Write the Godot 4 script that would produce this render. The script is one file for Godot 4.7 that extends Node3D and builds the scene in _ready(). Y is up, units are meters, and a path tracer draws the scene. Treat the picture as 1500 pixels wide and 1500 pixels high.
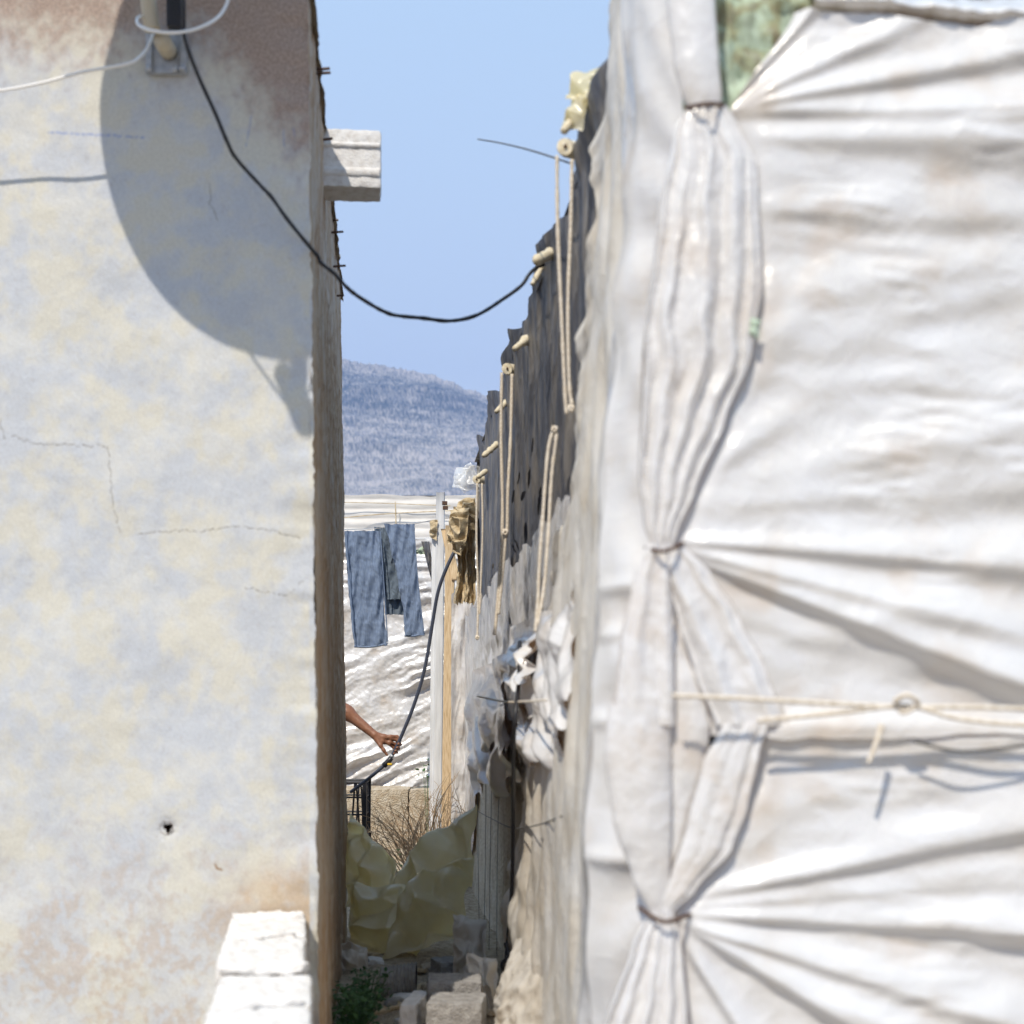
extends Node3D
# A narrow alley between a plastered block house and a shelter of plastic sheets, a mountain behind.
const F := 2178.0      # focal length in pixels of the 1500-pixel picture
const EYE := 1.15      # waist-level camera height in metres
const HY := 1040.0     # picture row of the horizon
const HOUSE_Z := 4.3   # distance of the house front
const ROOF := 3.22
const WALL_X := 0.534  # shelter side wall: x = WALL_X - LEAN * distance
const LEAN := 0.086

var none: Callable
var mats := {}
var na := FastNoiseLite.new()
var nb := FastNoiseLite.new()
var nr := FastNoiseLite.new()
var nc := FastNoiseLite.new()
var rng := RandomNumberGenerator.new()

# ---------------------------------------------------------------- helpers
func at(x: float, y: float, z: float) -> Vector3:
	return Vector3((x - 750.0) / F * z, EYE + (HY - y) / F * z, -z)

func wall(z: float, y: float, d := 0.0) -> Vector3:          # a point on the shelter's side wall
	return Vector3(WALL_X - LEAN * z - d, y, -z)

func wall_at(x: float, y: float, d := 0.0) -> Vector3:
	var z := F * (WALL_X - d) / (x - 563.0)
	return wall(z, EYE + (HY - y) / F * z, d)

func base(called: String, where: Vector3, label: String, category: String, group := "") -> Node3D:
	var o := Node3D.new()
	o.name = called
	add_child(o, true)
	o.position = where
	tag(o, label, category, group)
	return o

func tag(o: Node, label: String, category: String, group := "") -> void:
	o.set_meta("label", label)
	o.set_meta("category", category)
	if group != "":
		o.set_meta("group", group)

func put(called: String, mesh: Mesh, m: Material, parent: Node3D) -> MeshInstance3D:
	var o := MeshInstance3D.new()
	o.name = called
	o.mesh = mesh
	o.material_override = m
	parent.add_child(o, true)
	if parent != self:                                         # meshes are made in world coordinates; a part is set back by its thing's place
		var p: Node3D = parent
		var off := Vector3.ZERO
		while p != self:
			off += p.position
			p = p.get_parent()
		o.position = -off
	return o

func rep(parent: Node3D, called: String, mesh: Mesh, m: Material, xf: Transform3D) -> MeshInstance3D:   # a shared mesh set at a place of its own
	var o := put(called, mesh, m, parent)
	o.transform = Transform3D(xf.basis, xf.origin + o.position)
	return o

func commit(v: PackedVector3Array, uv: PackedVector2Array, ix: PackedInt32Array, cols := PackedColorArray()) -> ArrayMesh:
	var n := PackedVector3Array()
	n.resize(v.size())
	for i in range(0, ix.size(), 3):
		var a := v[ix[i]]
		var k := (v[ix[i + 2]] - a).cross(v[ix[i + 1]] - a)
		n[ix[i]] += k
		n[ix[i + 1]] += k
		n[ix[i + 2]] += k
	for i in n.size():
		n[i] = n[i].normalized() if n[i].length_squared() > 1e-20 else Vector3.UP
	var arr := []
	arr.resize(Mesh.ARRAY_MAX)
	arr[Mesh.ARRAY_VERTEX] = v
	arr[Mesh.ARRAY_NORMAL] = n
	if uv.size() == v.size():
		arr[Mesh.ARRAY_TEX_UV] = uv
	if cols.size() == v.size():
		arr[Mesh.ARRAY_COLOR] = cols
	arr[Mesh.ARRAY_INDEX] = ix
	var m := ArrayMesh.new()
	m.add_surface_from_arrays(Mesh.PRIMITIVE_TRIANGLES, arr)
	return m

class Soup:
	var v := PackedVector3Array()
	var uv := PackedVector2Array()
	var ix := PackedInt32Array()

func grid(nu: int, nv: int, f: Callable, skip: Callable = none, s: Soup = null) -> Soup:
	if s == null:
		s = Soup.new()
	var o := s.v.size()
	for j in nv + 1:
		for i in nu + 1:
			var u := float(i) / nu
			var w := float(j) / nv
			s.v.append(f.call(u, w))
			s.uv.append(Vector2(u, w))
	for j in nv:
		for i in nu:
			if skip.is_valid() and skip.call((i + 0.5) / nu, (j + 0.5) / nv):
				continue
			var a := o + j * (nu + 1) + i
			s.ix.append_array([a, a + 1, a + nu + 2, a, a + nu + 2, a + nu + 1])
	return s

func done(s: Soup) -> ArrayMesh:
	return commit(s.v, s.uv, s.ix)

func smooth(p: Array, per := 8) -> PackedVector3Array:
	var c := Curve3D.new()
	for i in p.size():
		var q: Vector3 = p[i]
		var t := (p[mini(i + 1, p.size() - 1)] - p[maxi(i - 1, 0)]) as Vector3
		c.add_point(q, -t / 6.0, t / 6.0)
	var out := PackedVector3Array()
	for i in p.size() - 1:
		for k in per:
			out.append(c.sample(i, float(k) / per))
	out.append(p[p.size() - 1])
	return out

func tube(pts: PackedVector3Array, r0: float, r1 := -1.0, sides := 8, s: Soup = null, wob := 0.0) -> Soup:
	if s == null:
		s = Soup.new()
	if r1 < 0:
		r1 = r0
	var n := pts.size()
	var o := s.v.size()
	var up := Vector3(0.31, 0.87, 0.38)
	for i in n:
		var t := (pts[mini(i + 1, n - 1)] - pts[maxi(i - 1, 0)]).normalized()
		if absf(t.dot(up)) > 0.95:
			up = Vector3(0.9, 0.1, 0.42)
		var a := t.cross(up).normalized()
		up = a.cross(t).normalized()
		var r := lerpf(r0, r1, float(i) / maxi(n - 1, 1))
		if wob > 0.0:
			r *= 1.0 + wob * na.get_noise_3dv(pts[i] * 40.0)
		for k in sides:
			var g := TAU * k / sides
			s.v.append(pts[i] + (a * cos(g) + up * sin(g)) * r)
			s.uv.append(Vector2(float(k) / sides, float(i) / n))
	for i in n - 1:
		for k in sides:
			var p := o + i * sides + k
			var q := o + i * sides + (k + 1) % sides
			s.ix.append_array([p, p + sides, q, q, p + sides, q + sides])
	for e in 2:
		var c := s.v.size()
		s.v.append(pts[0] if e == 0 else pts[n - 1])
		s.uv.append(Vector2.ZERO)
		var b := o + (0 if e == 0 else (n - 1) * sides)
		for k in sides:
			if e == 0:
				s.ix.append_array([c, b + k, b + (k + 1) % sides])
			else:
				s.ix.append_array([c, b + (k + 1) % sides, b + k])
	return s

func line(a: Vector3, b: Vector3, n := 2) -> PackedVector3Array:
	var p := PackedVector3Array()
	for i in n + 1:
		p.append(a.lerp(b, float(i) / n))
	return p

func rock_box(size: Vector3, cuts: int, round_r: float, rough: float, seed_v: float) -> ArrayMesh:    # a box with worn edges and an uneven skin
	var s := Soup.new()
	for ax in 3:
		for sg in [-1.0, 1.0]:
			var f := func(u: float, w: float) -> Vector3:
				var p := Vector3.ZERO
				p[ax] = 0.5 * sg
				p[(ax + 1) % 3] = (u - 0.5) * (1.0 if sg > 0 else -1.0)
				p[(ax + 2) % 3] = w - 0.5
				p *= size
				var half := size * 0.5 - Vector3.ONE * round_r
				var c := p.clamp(-half, half)
				var d := p - c
				if d.length() > 1e-6:
					p = c + d.normalized() * round_r
				var q := p * 9.0 + Vector3.ONE * seed_v
				return p + Vector3(na.get_noise_3dv(q * 3.0), na.get_noise_3dv(q * 3.0 + Vector3(31, 7, 3)), na.get_noise_3dv(q * 3.0 + Vector3(5, 51, 9))) * rough
			grid(cuts, cuts, f, none, s)
	return done(s)

func boxy(a: Vector3, b: Vector3, s: Soup = null) -> Soup:
	if s == null:
		s = Soup.new()
	var c := (a + b) * 0.5
	var h := (b - a).abs() * 0.5
	for ax in 3:
		for sg in [-1.0, 1.0]:
			var f := func(u: float, w: float) -> Vector3:
				var p := Vector3.ZERO
				p[ax] = sg
				p[(ax + 1) % 3] = (u * 2.0 - 1.0) * sg
				p[(ax + 2) % 3] = w * 2.0 - 1.0
				return c + p * h
			grid(1, 1, f, none, s)
	return s

func pl(table: Array, t: float) -> float:                       # piecewise linear table [[t, value], ...]
	if t <= table[0][0]:
		return table[0][1]
	for i in table.size() - 1:
		if t <= table[i + 1][0]:
			return lerpf(table[i][1], table[i + 1][1], smoothstep(table[i][0], table[i + 1][0], t) * 0.5 + 0.5 * inverse_lerp(table[i][0], table[i + 1][0], t))
	return table[table.size() - 1][1]

func fold(x: float, y: float, e: Array) -> float:               # one ridge of a pulled sheet: [x0, y0, x1, y1, width0, width1, height0, height1, sharpness of its lower side]
	var t: float = (x - e[0]) / (e[2] - e[0])
	if t < -0.1 or t > 1.6:
		return 0.0
	var tt := clampf(t, 0.0, 1.0)
	var d: float = (y - lerpf(e[1], e[3], t)) / lerpf(e[4], e[5], tt)
	if d > 0.0:
		d *= e[8]
	if absf(d) > 2.6:
		return 0.0
	return lerpf(e[6], e[7], tt) * exp(-d * d) * smoothstep(-0.1, 0.22, t) * (1.0 - smoothstep(1.0, 1.6, t))

# ---------------------------------------------------------------- materials
func noise_tex(freq: float, kind: String, size := 512, octaves := 4, normal := 0.0, seed_v := 1) -> NoiseTexture2D:
	var n := FastNoiseLite.new()
	n.seed = seed_v
	n.frequency = freq
	n.fractal_octaves = octaves
	if kind == "ridged":
		n.noise_type = FastNoiseLite.TYPE_SIMPLEX
		n.fractal_type = FastNoiseLite.FRACTAL_RIDGED
	elif kind == "cells":
		n.noise_type = FastNoiseLite.TYPE_CELLULAR
		n.fractal_type = FastNoiseLite.FRACTAL_FBM
	else:
		n.noise_type = FastNoiseLite.TYPE_SIMPLEX
	var t := NoiseTexture2D.new()
	t.width = size
	t.height = size
	t.seamless = true
	t.noise = n
	if normal > 0.0:
		t.as_normal_map = true
		t.bump_strength = normal
	return t

func ramp(t: NoiseTexture2D, stops: Array) -> NoiseTexture2D:
	var g := Gradient.new()
	g.offsets = PackedFloat32Array()
	g.colors = PackedColorArray()
	var o := PackedFloat32Array()
	var c := PackedColorArray()
	for e in stops:
		o.append(e[0])
		c.append((e[1] as Color).linear_to_srgb())
	g.offsets = o
	g.colors = c
	t.color_ramp = g
	return t

func mat(called: String, c: Color, rough := 0.8, metal := 0.0) -> StandardMaterial3D:    # c is a linear base colour
	var m := StandardMaterial3D.new()
	m.resource_name = called
	m.albedo_color = c.linear_to_srgb()
	m.roughness = rough
	m.metallic = metal
	m.cull_mode = BaseMaterial3D.CULL_DISABLED
	mats[called] = m
	return m

func tri(m: StandardMaterial3D, scale: Vector3) -> StandardMaterial3D:
	m.uv1_triplanar = true
	m.uv1_world_triplanar = true
	m.uv1_scale = scale
	return m

func bumpy(m: StandardMaterial3D, t: Texture2D, k := 1.0) -> StandardMaterial3D:
	m.normal_enabled = true
	m.normal_texture = t
	m.normal_scale = k
	return m

func glow_through(m: StandardMaterial3D, c: Color) -> StandardMaterial3D:
	m.backlight_enabled = true
	m.backlight = c
	return m

# ---------------------------------------------------------------- the scene
func _ready() -> void:
	rng.seed = 7
	na.seed = 3
	na.noise_type = FastNoiseLite.TYPE_SIMPLEX_SMOOTH
	na.frequency = 1.0
	na.fractal_octaves = 3
	nb.seed = 11
	nb.noise_type = FastNoiseLite.TYPE_SIMPLEX_SMOOTH
	nb.frequency = 1.0
	nb.fractal_type = FastNoiseLite.FRACTAL_NONE
	nr.seed = 5
	nr.noise_type = FastNoiseLite.TYPE_SIMPLEX_SMOOTH
	nr.fractal_type = FastNoiseLite.FRACTAL_RIDGED
	nr.frequency = 1.0
	nr.fractal_octaves = 2
	nc.seed = 9
	nc.noise_type = FastNoiseLite.TYPE_CELLULAR
	nc.cellular_return_type = FastNoiseLite.RETURN_DISTANCE
	nc.fractal_type = FastNoiseLite.FRACTAL_NONE
	nc.frequency = 1.0
	camera()
	daylight()
	make_materials()
	ground()
	mountain()
	house()
	shelter_front()
	shelter_side()
	far_shelter()
	dish_and_cables()
	block_row()
	clothes()
	end_posts()
	hose_and_crate()
	person()
	dry_bush()
	plastic_heap()
	debris()

func camera() -> void:
	var near := 0.05
	var cam := Camera3D.new()
	cam.name = "camera"
	var lens := CameraAttributesPhysical.new()
	lens.frustum_near = near
	lens.frustum_far = 9000.0
	lens.frustum_focal_length = 80.0
	lens.frustum_focus_distance = 10.5
	lens.exposure_aperture = 4.9
	cam.attributes = lens
	add_child(cam)
	cam.projection = Camera3D.PROJECTION_FRUSTUM
	cam.near = near
	cam.far = 9000.0
	cam.size = 2.0 * near * 750.0 / F
	cam.frustum_offset = Vector2(0.0, near * (HY - 750.0) / F)
	cam.position = Vector3(0, EYE, 0)
	cam.current = true

func daylight() -> void:
	var e := Environment.new()
	e.background_mode = Environment.BG_SKY
	e.tonemap_mode = Environment.TONE_MAPPER_LINEAR
	e.tonemap_exposure = 1.48
	var sky := Sky.new()
	var p := ProceduralSkyMaterial.new()
	p.sky_top_color = Color(0.37, 0.53, 0.71).linear_to_srgb()
	p.sky_horizon_color = Color(0.74, 0.76, 0.79).linear_to_srgb()
	p.sky_curve = 0.20
	p.ground_bottom_color = Color(0.36, 0.32, 0.27).linear_to_srgb()
	p.ground_horizon_color = Color(0.50, 0.50, 0.50).linear_to_srgb()
	p.sun_angle_max = 20.0
	sky.sky_material = p
	e.sky = sky
	e.fog_enabled = true
	e.fog_density = 0.00046
	e.fog_light_color = Color(0.52, 0.69, 1.0)
	e.sdfgi_enabled = true
	e.ssao_enabled = true
	e.ssil_enabled = true
	var w := WorldEnvironment.new()
	w.name = "world"
	w.environment = e
	add_child(w)
	var sun := DirectionalLight3D.new()
	sun.name = "sun"
	sun.light_energy = 1.12
	sun.light_color = Color(1.0, 0.96, 0.90)
	sun.light_angular_distance = 0.55
	sun.shadow_enabled = true
	add_child(sun)
	sun.look_at_from_position(Vector3.ZERO, Vector3(0.42, -1.3, -1.0))

func make_materials() -> void:
	var m: StandardMaterial3D
	var creases := noise_tex(0.012, "ridged", 512, 4, 6.0, 4)
	var grain := noise_tex(0.09, "fbm", 512, 4, 5.0, 8)
	var weave := noise_tex(0.2, "fbm", 256, 2, 4.0, 9)
	# plastic sheeting, dusty in patches
	m = tri(mat("white_plastic", Color(1, 1, 1), 0.27), Vector3(1.1, 1.1, 1.1))
	m.albedo_texture = ramp(noise_tex(0.006, "fbm", 512, 5, 0.0, 21), [[0.0, Color(0.63, 0.555, 0.48)], [0.36, Color(0.715, 0.705, 0.69)], [1.0, Color(0.75, 0.755, 0.77)]])
	bumpy(m, creases, 0.26)
	m.clearcoat_enabled = true
	m.clearcoat = 0.6
	m.clearcoat_roughness = 0.22
	glow_through(m, Color(0.52, 0.42, 0.325))
	m.metallic_specular = 0.8
	m = tri(mat("grey_plastic", Color(1, 1, 1), 0.42), Vector3(0.9, 0.9, 0.9))
	m.albedo_texture = ramp(noise_tex(0.007, "fbm", 512, 5, 0.0, 22), [[0.0, Color(0.58, 0.51, 0.41)], [0.45, Color(0.67, 0.63, 0.56)], [1.0, Color(0.72, 0.71, 0.69)]])
	bumpy(m, creases, 0.3)
	glow_through(m, Color(0.45, 0.38, 0.29))
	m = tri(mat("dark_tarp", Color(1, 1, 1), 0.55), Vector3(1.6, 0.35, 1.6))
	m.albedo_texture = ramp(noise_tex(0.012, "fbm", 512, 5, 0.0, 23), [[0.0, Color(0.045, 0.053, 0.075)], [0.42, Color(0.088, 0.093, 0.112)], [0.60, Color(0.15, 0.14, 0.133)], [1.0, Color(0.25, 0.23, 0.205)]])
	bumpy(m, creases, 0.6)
	m = tri(mat("sacking", Color(1, 1, 1), 0.9), Vector3(1.2, 0.6, 1.2))
	m.albedo_texture = ramp(noise_tex(0.01, "fbm", 512, 5, 0.0, 24), [[0.0, Color(0.42, 0.34, 0.24)], [0.5, Color(0.56, 0.485, 0.37)], [1.0, Color(0.64, 0.585, 0.48)]])
	bumpy(m, weave, 0.7)
	m = tri(mat("yellow_plastic", Color(1, 1, 1), 0.36), Vector3(1.4, 1.4, 1.4))
	m.albedo_texture = ramp(noise_tex(0.008, "fbm", 512, 4, 0.0, 25), [[0.0, Color(0.86, 0.79, 0.55)], [0.5, Color(0.92, 0.885, 0.70)], [1.0, Color(0.93, 0.91, 0.81)]])
	bumpy(m, creases, 0.3)
	glow_through(m, Color(1.0, 0.96, 0.76))
	m.clearcoat_enabled = true
	m.clearcoat = 0.9
	m.clearcoat_roughness = 0.18
	m = tri(mat("tan_rag", Color(1, 1, 1), 0.9), Vector3(2, 2, 2))
	m.albedo_texture = ramp(noise_tex(0.012, "fbm", 512, 5, 0.0, 26), [[0.0, Color(0.36, 0.26, 0.14)], [0.5, Color(0.58, 0.47, 0.30)], [1.0, Color(0.72, 0.63, 0.47)]])
	bumpy(m, grain, 1.0)
	glow_through(m, Color(0.4, 0.33, 0.22))
	# masonry
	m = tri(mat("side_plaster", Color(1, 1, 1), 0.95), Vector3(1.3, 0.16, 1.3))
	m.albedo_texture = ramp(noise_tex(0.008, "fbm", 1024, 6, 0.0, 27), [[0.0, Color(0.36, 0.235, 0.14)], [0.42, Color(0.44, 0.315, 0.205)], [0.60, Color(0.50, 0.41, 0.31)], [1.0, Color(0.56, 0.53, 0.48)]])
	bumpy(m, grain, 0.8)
	m = tri(mat("pale_concrete", Color(1, 1, 1), 0.92), Vector3(2, 2, 2))
	m.albedo_texture = ramp(noise_tex(0.02, "fbm", 512, 6, 0.0, 28), [[0.0, Color(0.56, 0.52, 0.48)], [0.45, Color(0.71, 0.695, 0.67)], [1.0, Color(0.78, 0.77, 0.76)]])
	bumpy(m, grain, 0.35)
	m = tri(mat("grey_concrete", Color(1, 1, 1), 0.95), Vector3(2, 2, 2))
	m.albedo_texture = ramp(noise_tex(0.02, "fbm", 512, 6, 0.0, 29), [[0.0, Color(0.20, 0.19, 0.18)], [0.5, Color(0.30, 0.29, 0.28)], [1.0, Color(0.42, 0.41, 0.39)]])
	bumpy(m, grain, 1.2)
	m = tri(mat("sandy_concrete", Color(1, 1, 1), 0.95), Vector3(1.2, 1.2, 1.2))
	m.albedo_texture = ramp(noise_tex(0.02, "fbm", 512, 6, 0.0, 30), [[0.0, Color(0.38, 0.29, 0.19)], [0.5, Color(0.50, 0.42, 0.31)], [1.0, Color(0.62, 0.55, 0.44)]])
	bumpy(m, grain, 1.2)
	m = tri(mat("earth", Color(1, 1, 1), 1.0), Vector3(0.9, 0.9, 0.9))
	m.albedo_texture = ramp(noise_tex(0.03, "fbm", 512, 6, 0.0, 31), [[0.0, Color(0.26, 0.20, 0.14)], [0.5, Color(0.42, 0.345, 0.25)], [1.0, Color(0.52, 0.45, 0.35)]])
	bumpy(m, grain, 1.5)
	# the rest
	m = tri(mat("denim", Color(1, 1, 1), 0.95), Vector3(6.0, 1.2, 6.0))
	m.albedo_texture = ramp(noise_tex(0.02, "fbm", 512, 5, 0.0, 32), [[0.0, Color(0.115, 0.155, 0.235)], [0.5, Color(0.155, 0.205, 0.30)], [1.0, Color(0.22, 0.275, 0.37)]])
	bumpy(m, weave, 0.15)
	m = tri(mat("denim_shaded", Color(0.125, 0.16, 0.20), 0.95), Vector3(6, 6, 6))  # darker denim for the back parts, their shade put into its colour
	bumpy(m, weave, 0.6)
	m = tri(mat("rope", Color(1, 1, 1), 0.85), Vector3(14, 14, 14))
	m.albedo_texture = ramp(noise_tex(0.02, "fbm", 256, 3, 0.0, 33), [[0.0, Color(0.46, 0.38, 0.28)], [0.5, Color(0.66, 0.59, 0.49)], [1.0, Color(0.76, 0.71, 0.63)]])
	mat("thin_line", Color(0.42, 0.40, 0.38), 0.6)
	mat("black_cable", Color(0.018, 0.018, 0.022), 0.45)
	mat("white_cable", Color(0.82, 0.81, 0.79), 0.4)
	mat("hose", Color(0.045, 0.052, 0.075), 0.38)
	mat("yellow_valve", Color(0.78, 0.50, 0.03), 0.4)
	mat("black_plastic", Color(0.016, 0.016, 0.02), 0.4)
	m = tri(mat("galvanised", Color(1, 1, 1), 0.5, 0.35), Vector3(8, 8, 8))
	m.albedo_texture = ramp(noise_tex(0.02, "cells", 256, 3, 0.0, 34), [[0.0, Color(0.34, 0.36, 0.39)], [1.0, Color(0.56, 0.58, 0.61)]])
	mat("cream_metal", Color(0.56, 0.50, 0.38), 0.5)
	mat("dish_grey", Color(0.48, 0.49, 0.50), 0.5)
	m = tri(mat("rust", Color(1, 1, 1), 0.9), Vector3(20, 20, 20))
	m.albedo_texture = ramp(noise_tex(0.03, "fbm", 256, 4, 0.0, 35), [[0.0, Color(0.05, 0.03, 0.022)], [1.0, Color(0.15, 0.075, 0.04)]])
	m = tri(mat("wood", Color(1, 1, 1), 0.8), Vector3(9, 0.7, 9))
	m.albedo_texture = ramp(noise_tex(0.02, "fbm", 512, 5, 0.0, 36), [[0.0, Color(0.42, 0.28, 0.15)], [0.5, Color(0.64, 0.48, 0.29)], [1.0, Color(0.72, 0.57, 0.38)]])
	m = tri(mat("pole_wood", Color(1, 1, 1), 0.8), Vector3(9, 9, 9))
	m.albedo_texture = ramp(noise_tex(0.02, "fbm", 256, 4, 0.0, 37), [[0.0, Color(0.50, 0.40, 0.24)], [0.5, Color(0.64, 0.57, 0.42)], [1.0, Color(0.72, 0.68, 0.58)]])
	m = tri(mat("white_paint", Color(1, 1, 1), 0.5), Vector3(4, 0.5, 4))
	m.albedo_texture = ramp(noise_tex(0.02, "fbm", 256, 4, 0.0, 38), [[0.0, Color(0.56, 0.57, 0.58)], [1.0, Color(0.76, 0.77, 0.78)]])
	m = tri(mat("striped_cloth", Color(1, 1, 1), 0.9), Vector3(0.6, 3.0, 0.6))
	m.albedo_texture = ramp(noise_tex(0.01, "fbm", 512, 4, 0.0, 39), [[0.0, Color(0.50, 0.48, 0.45)], [0.5, Color(0.60, 0.58, 0.55)], [1.0, Color(0.68, 0.66, 0.62)]])
	m = tri(mat("skin", Color(1, 1, 1), 0.5), Vector3(6, 6, 6))
	m.albedo_texture = ramp(noise_tex(0.02, "fbm", 256, 4, 0.0, 40), [[0.0, Color(0.20, 0.085, 0.045)], [1.0, Color(0.30, 0.135, 0.075)]])
	mat("shirt", Color(0.10, 0.11, 0.13), 0.9)
	mat("trousers", Color(0.09, 0.08, 0.07), 0.9)
	mat("hair", Color(0.02, 0.016, 0.013), 0.6)
	m = tri(mat("dry_twig", Color(1, 1, 1), 0.9), Vector3(9, 9, 9))
	m.albedo_texture = ramp(noise_tex(0.02, "fbm", 256, 3, 0.0, 41), [[0.0, Color(0.24, 0.15, 0.085)], [1.0, Color(0.54, 0.42, 0.28)]])
	m = tri(mat("leaf", Color(1, 1, 1), 0.6), Vector3(12, 12, 12))
	m.albedo_texture = ramp(noise_tex(0.03, "fbm", 256, 3, 0.0, 42), [[0.0, Color(0.025, 0.075, 0.02)], [1.0, Color(0.085, 0.19, 0.045)]])
	glow_through(m, Color(0.3, 0.5, 0.1))
	m = tri(mat("pale_leaf", Color(1, 1, 1), 0.6), Vector3(12, 12, 12))
	m.albedo_texture = ramp(noise_tex(0.03, "fbm", 256, 3, 0.0, 43), [[0.0, Color(0.11, 0.16, 0.035)], [1.0, Color(0.28, 0.34, 0.10)]])
	glow_through(m, Color(0.4, 0.5, 0.1))
	m = tri(mat("green_cloth", Color(1, 1, 1), 0.9), Vector3(5, 5, 5))
	m.albedo_texture = ramp(noise_tex(0.012, "fbm", 256, 3, 0.0, 44), [[0.0, Color(0.17, 0.13, 0.09)], [0.36, Color(0.30, 0.32, 0.19)], [0.55, Color(0.42, 0.52, 0.40)], [1.0, Color(0.50, 0.60, 0.50)]])
	mat("clay", Color(0.33, 0.22, 0.15), 0.9)
	m = tri(mat("hill_rock", Color(1, 1, 1), 1.0), Vector3(0.01, 0.03, 0.03))
	m.vertex_color_use_as_albedo = true
	m = mat("mesh_wire", Color(0.08, 0.075, 0.07), 0.6)

# ---------------------------------------------------------------- ground and mountain
func ground_y(x: float, z: float) -> float:
	return 0.03 * na.get_noise_2d(x * 1.7, z * 1.7) + 0.012 * na.get_noise_2d(x * 9.0, z * 9.0)

func ground() -> void:
	var s := Soup.new()
	var f := func(u: float, w: float) -> Vector3:                # fine in the alley, coarse to the horizon: one sheet
		var a := u * 2.0 - 1.0
		var b := w * 2.0 - 1.0
		var x := -0.4 + 3.0 * a + 1500.0 * pow(absf(a), 9.0) * signf(a)
		var z := 7.5 + 6.5 * b + 1500.0 * pow(absf(b), 9.0) * signf(b)
		var near := 1.0 - smoothstep(8.0, 30.0, Vector2(x, z - 7.5).length())
		return Vector3(x, ground_y(x, z) * near, -z)
	grid(240, 300, f, none, s)
	var o := put("ground", done(s), mats.earth, self)
	o.set_meta("kind", "structure")

func mountain() -> void:
	var crest := [[-900, 520], [0, 470], [300, 497], [450, 521], [505, 529], [560, 538], [600, 545], [630, 550], [660, 561], [690, 575], [735, 594], [830, 640], [1000, 700], [1400, 790], [2400, 880]]
	var f := func(u: float, w: float) -> Vector3:
		var x := lerpf(-900.0, 490.0, u / 0.15) if u < 0.15 else lerpf(490.0, 790.0, (u - 0.15) / 0.7) if u < 0.85 else lerpf(790.0, 2400.0, (u - 0.85) / 0.15)
		var t := 1.0 - w
		var z := lerpf(760.0, 1450.0, t)
		var top: float = (HY - pl(crest, x) + 8.0) / F * 1450.0
		var wx := (x - 750.0) / F * z
		var h := top * (0.32 * t + 0.68 * pow(t, 1.35))
		var k := smoothstep(0.0, 0.1, t) * (1.0 - smoothstep(0.9, 1.0, t) * 0.8)
		h += k * (10.0 * nr.get_noise_2d(wx * 0.006, z * 0.006) + 3.0 * na.get_noise_2d(wx * 0.024, z * 0.024) + 1.6 * na.get_noise_2d(wx * 0.1, z * 0.1))
		h += (2.0 * na.get_noise_2d(wx * 0.12, 3.0) + 1.2 * na.get_noise_2d(wx * 0.4, 9.0)) * smoothstep(0.96, 1.0, t)
		var step := 8.0                                          # rock terraces
		h += k * 0.6 * sin(h * TAU / step + 3.0 * na.get_noise_2d(wx * 0.012, z * 0.012))
		return Vector3(wx, h - 3.0, -z)
	var hs := grid(460, 260, f)
	var cols := PackedColorArray()
	cols.resize(hs.v.size())
	for i in hs.v.size():                                         # scrub and bare limestone, in bands along the slope
		var p := hs.v[i]
		var t := 1.0 - hs.uv[i].y
		var row := HY - (p.y - EYE) * F / -p.z + 10.0 * nb.get_noise_2d(p.x * 0.012, 3.0)
		var scrub := 0.50 + 0.30 * na.get_noise_2d(p.x * 0.010, p.y * 0.05) + 0.36 * na.get_noise_2d(p.x * 0.07, p.y * 0.25) + 0.55 * nb.get_noise_2d(p.x * 0.42, p.y * 0.7)
		scrub += 0.28 * smoothstep(626.0, 600.0, row) - 0.45 * smoothstep(0.95, 1.0, t) - 0.12 * smoothstep(650.0, 700.0, row)
		scrub -= 0.22 * smoothstep(0.55, 0.9, sin(p.y * 0.42 + 2.4 * na.get_noise_2d(p.x * 0.012, p.y * 0.02))) * (1.0 - smoothstep(600.0, 585.0, row))
		var c := Color(0.46, 0.42, 0.37).lerp(Color(0.06, 0.07, 0.05), clampf(scrub, 0.0, 1.0))
		cols[i] = c
	var o := put("mountain", commit(hs.v, hs.uv, hs.ix, cols), mats.hill_rock, self)
	o.set_meta("kind", "structure")

# ---------------------------------------------------------------- the plastered house
func side_x(z: float, y: float) -> float:
	return -0.216 - LEAN * z + 0.010 * (2.9 - y)

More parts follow.
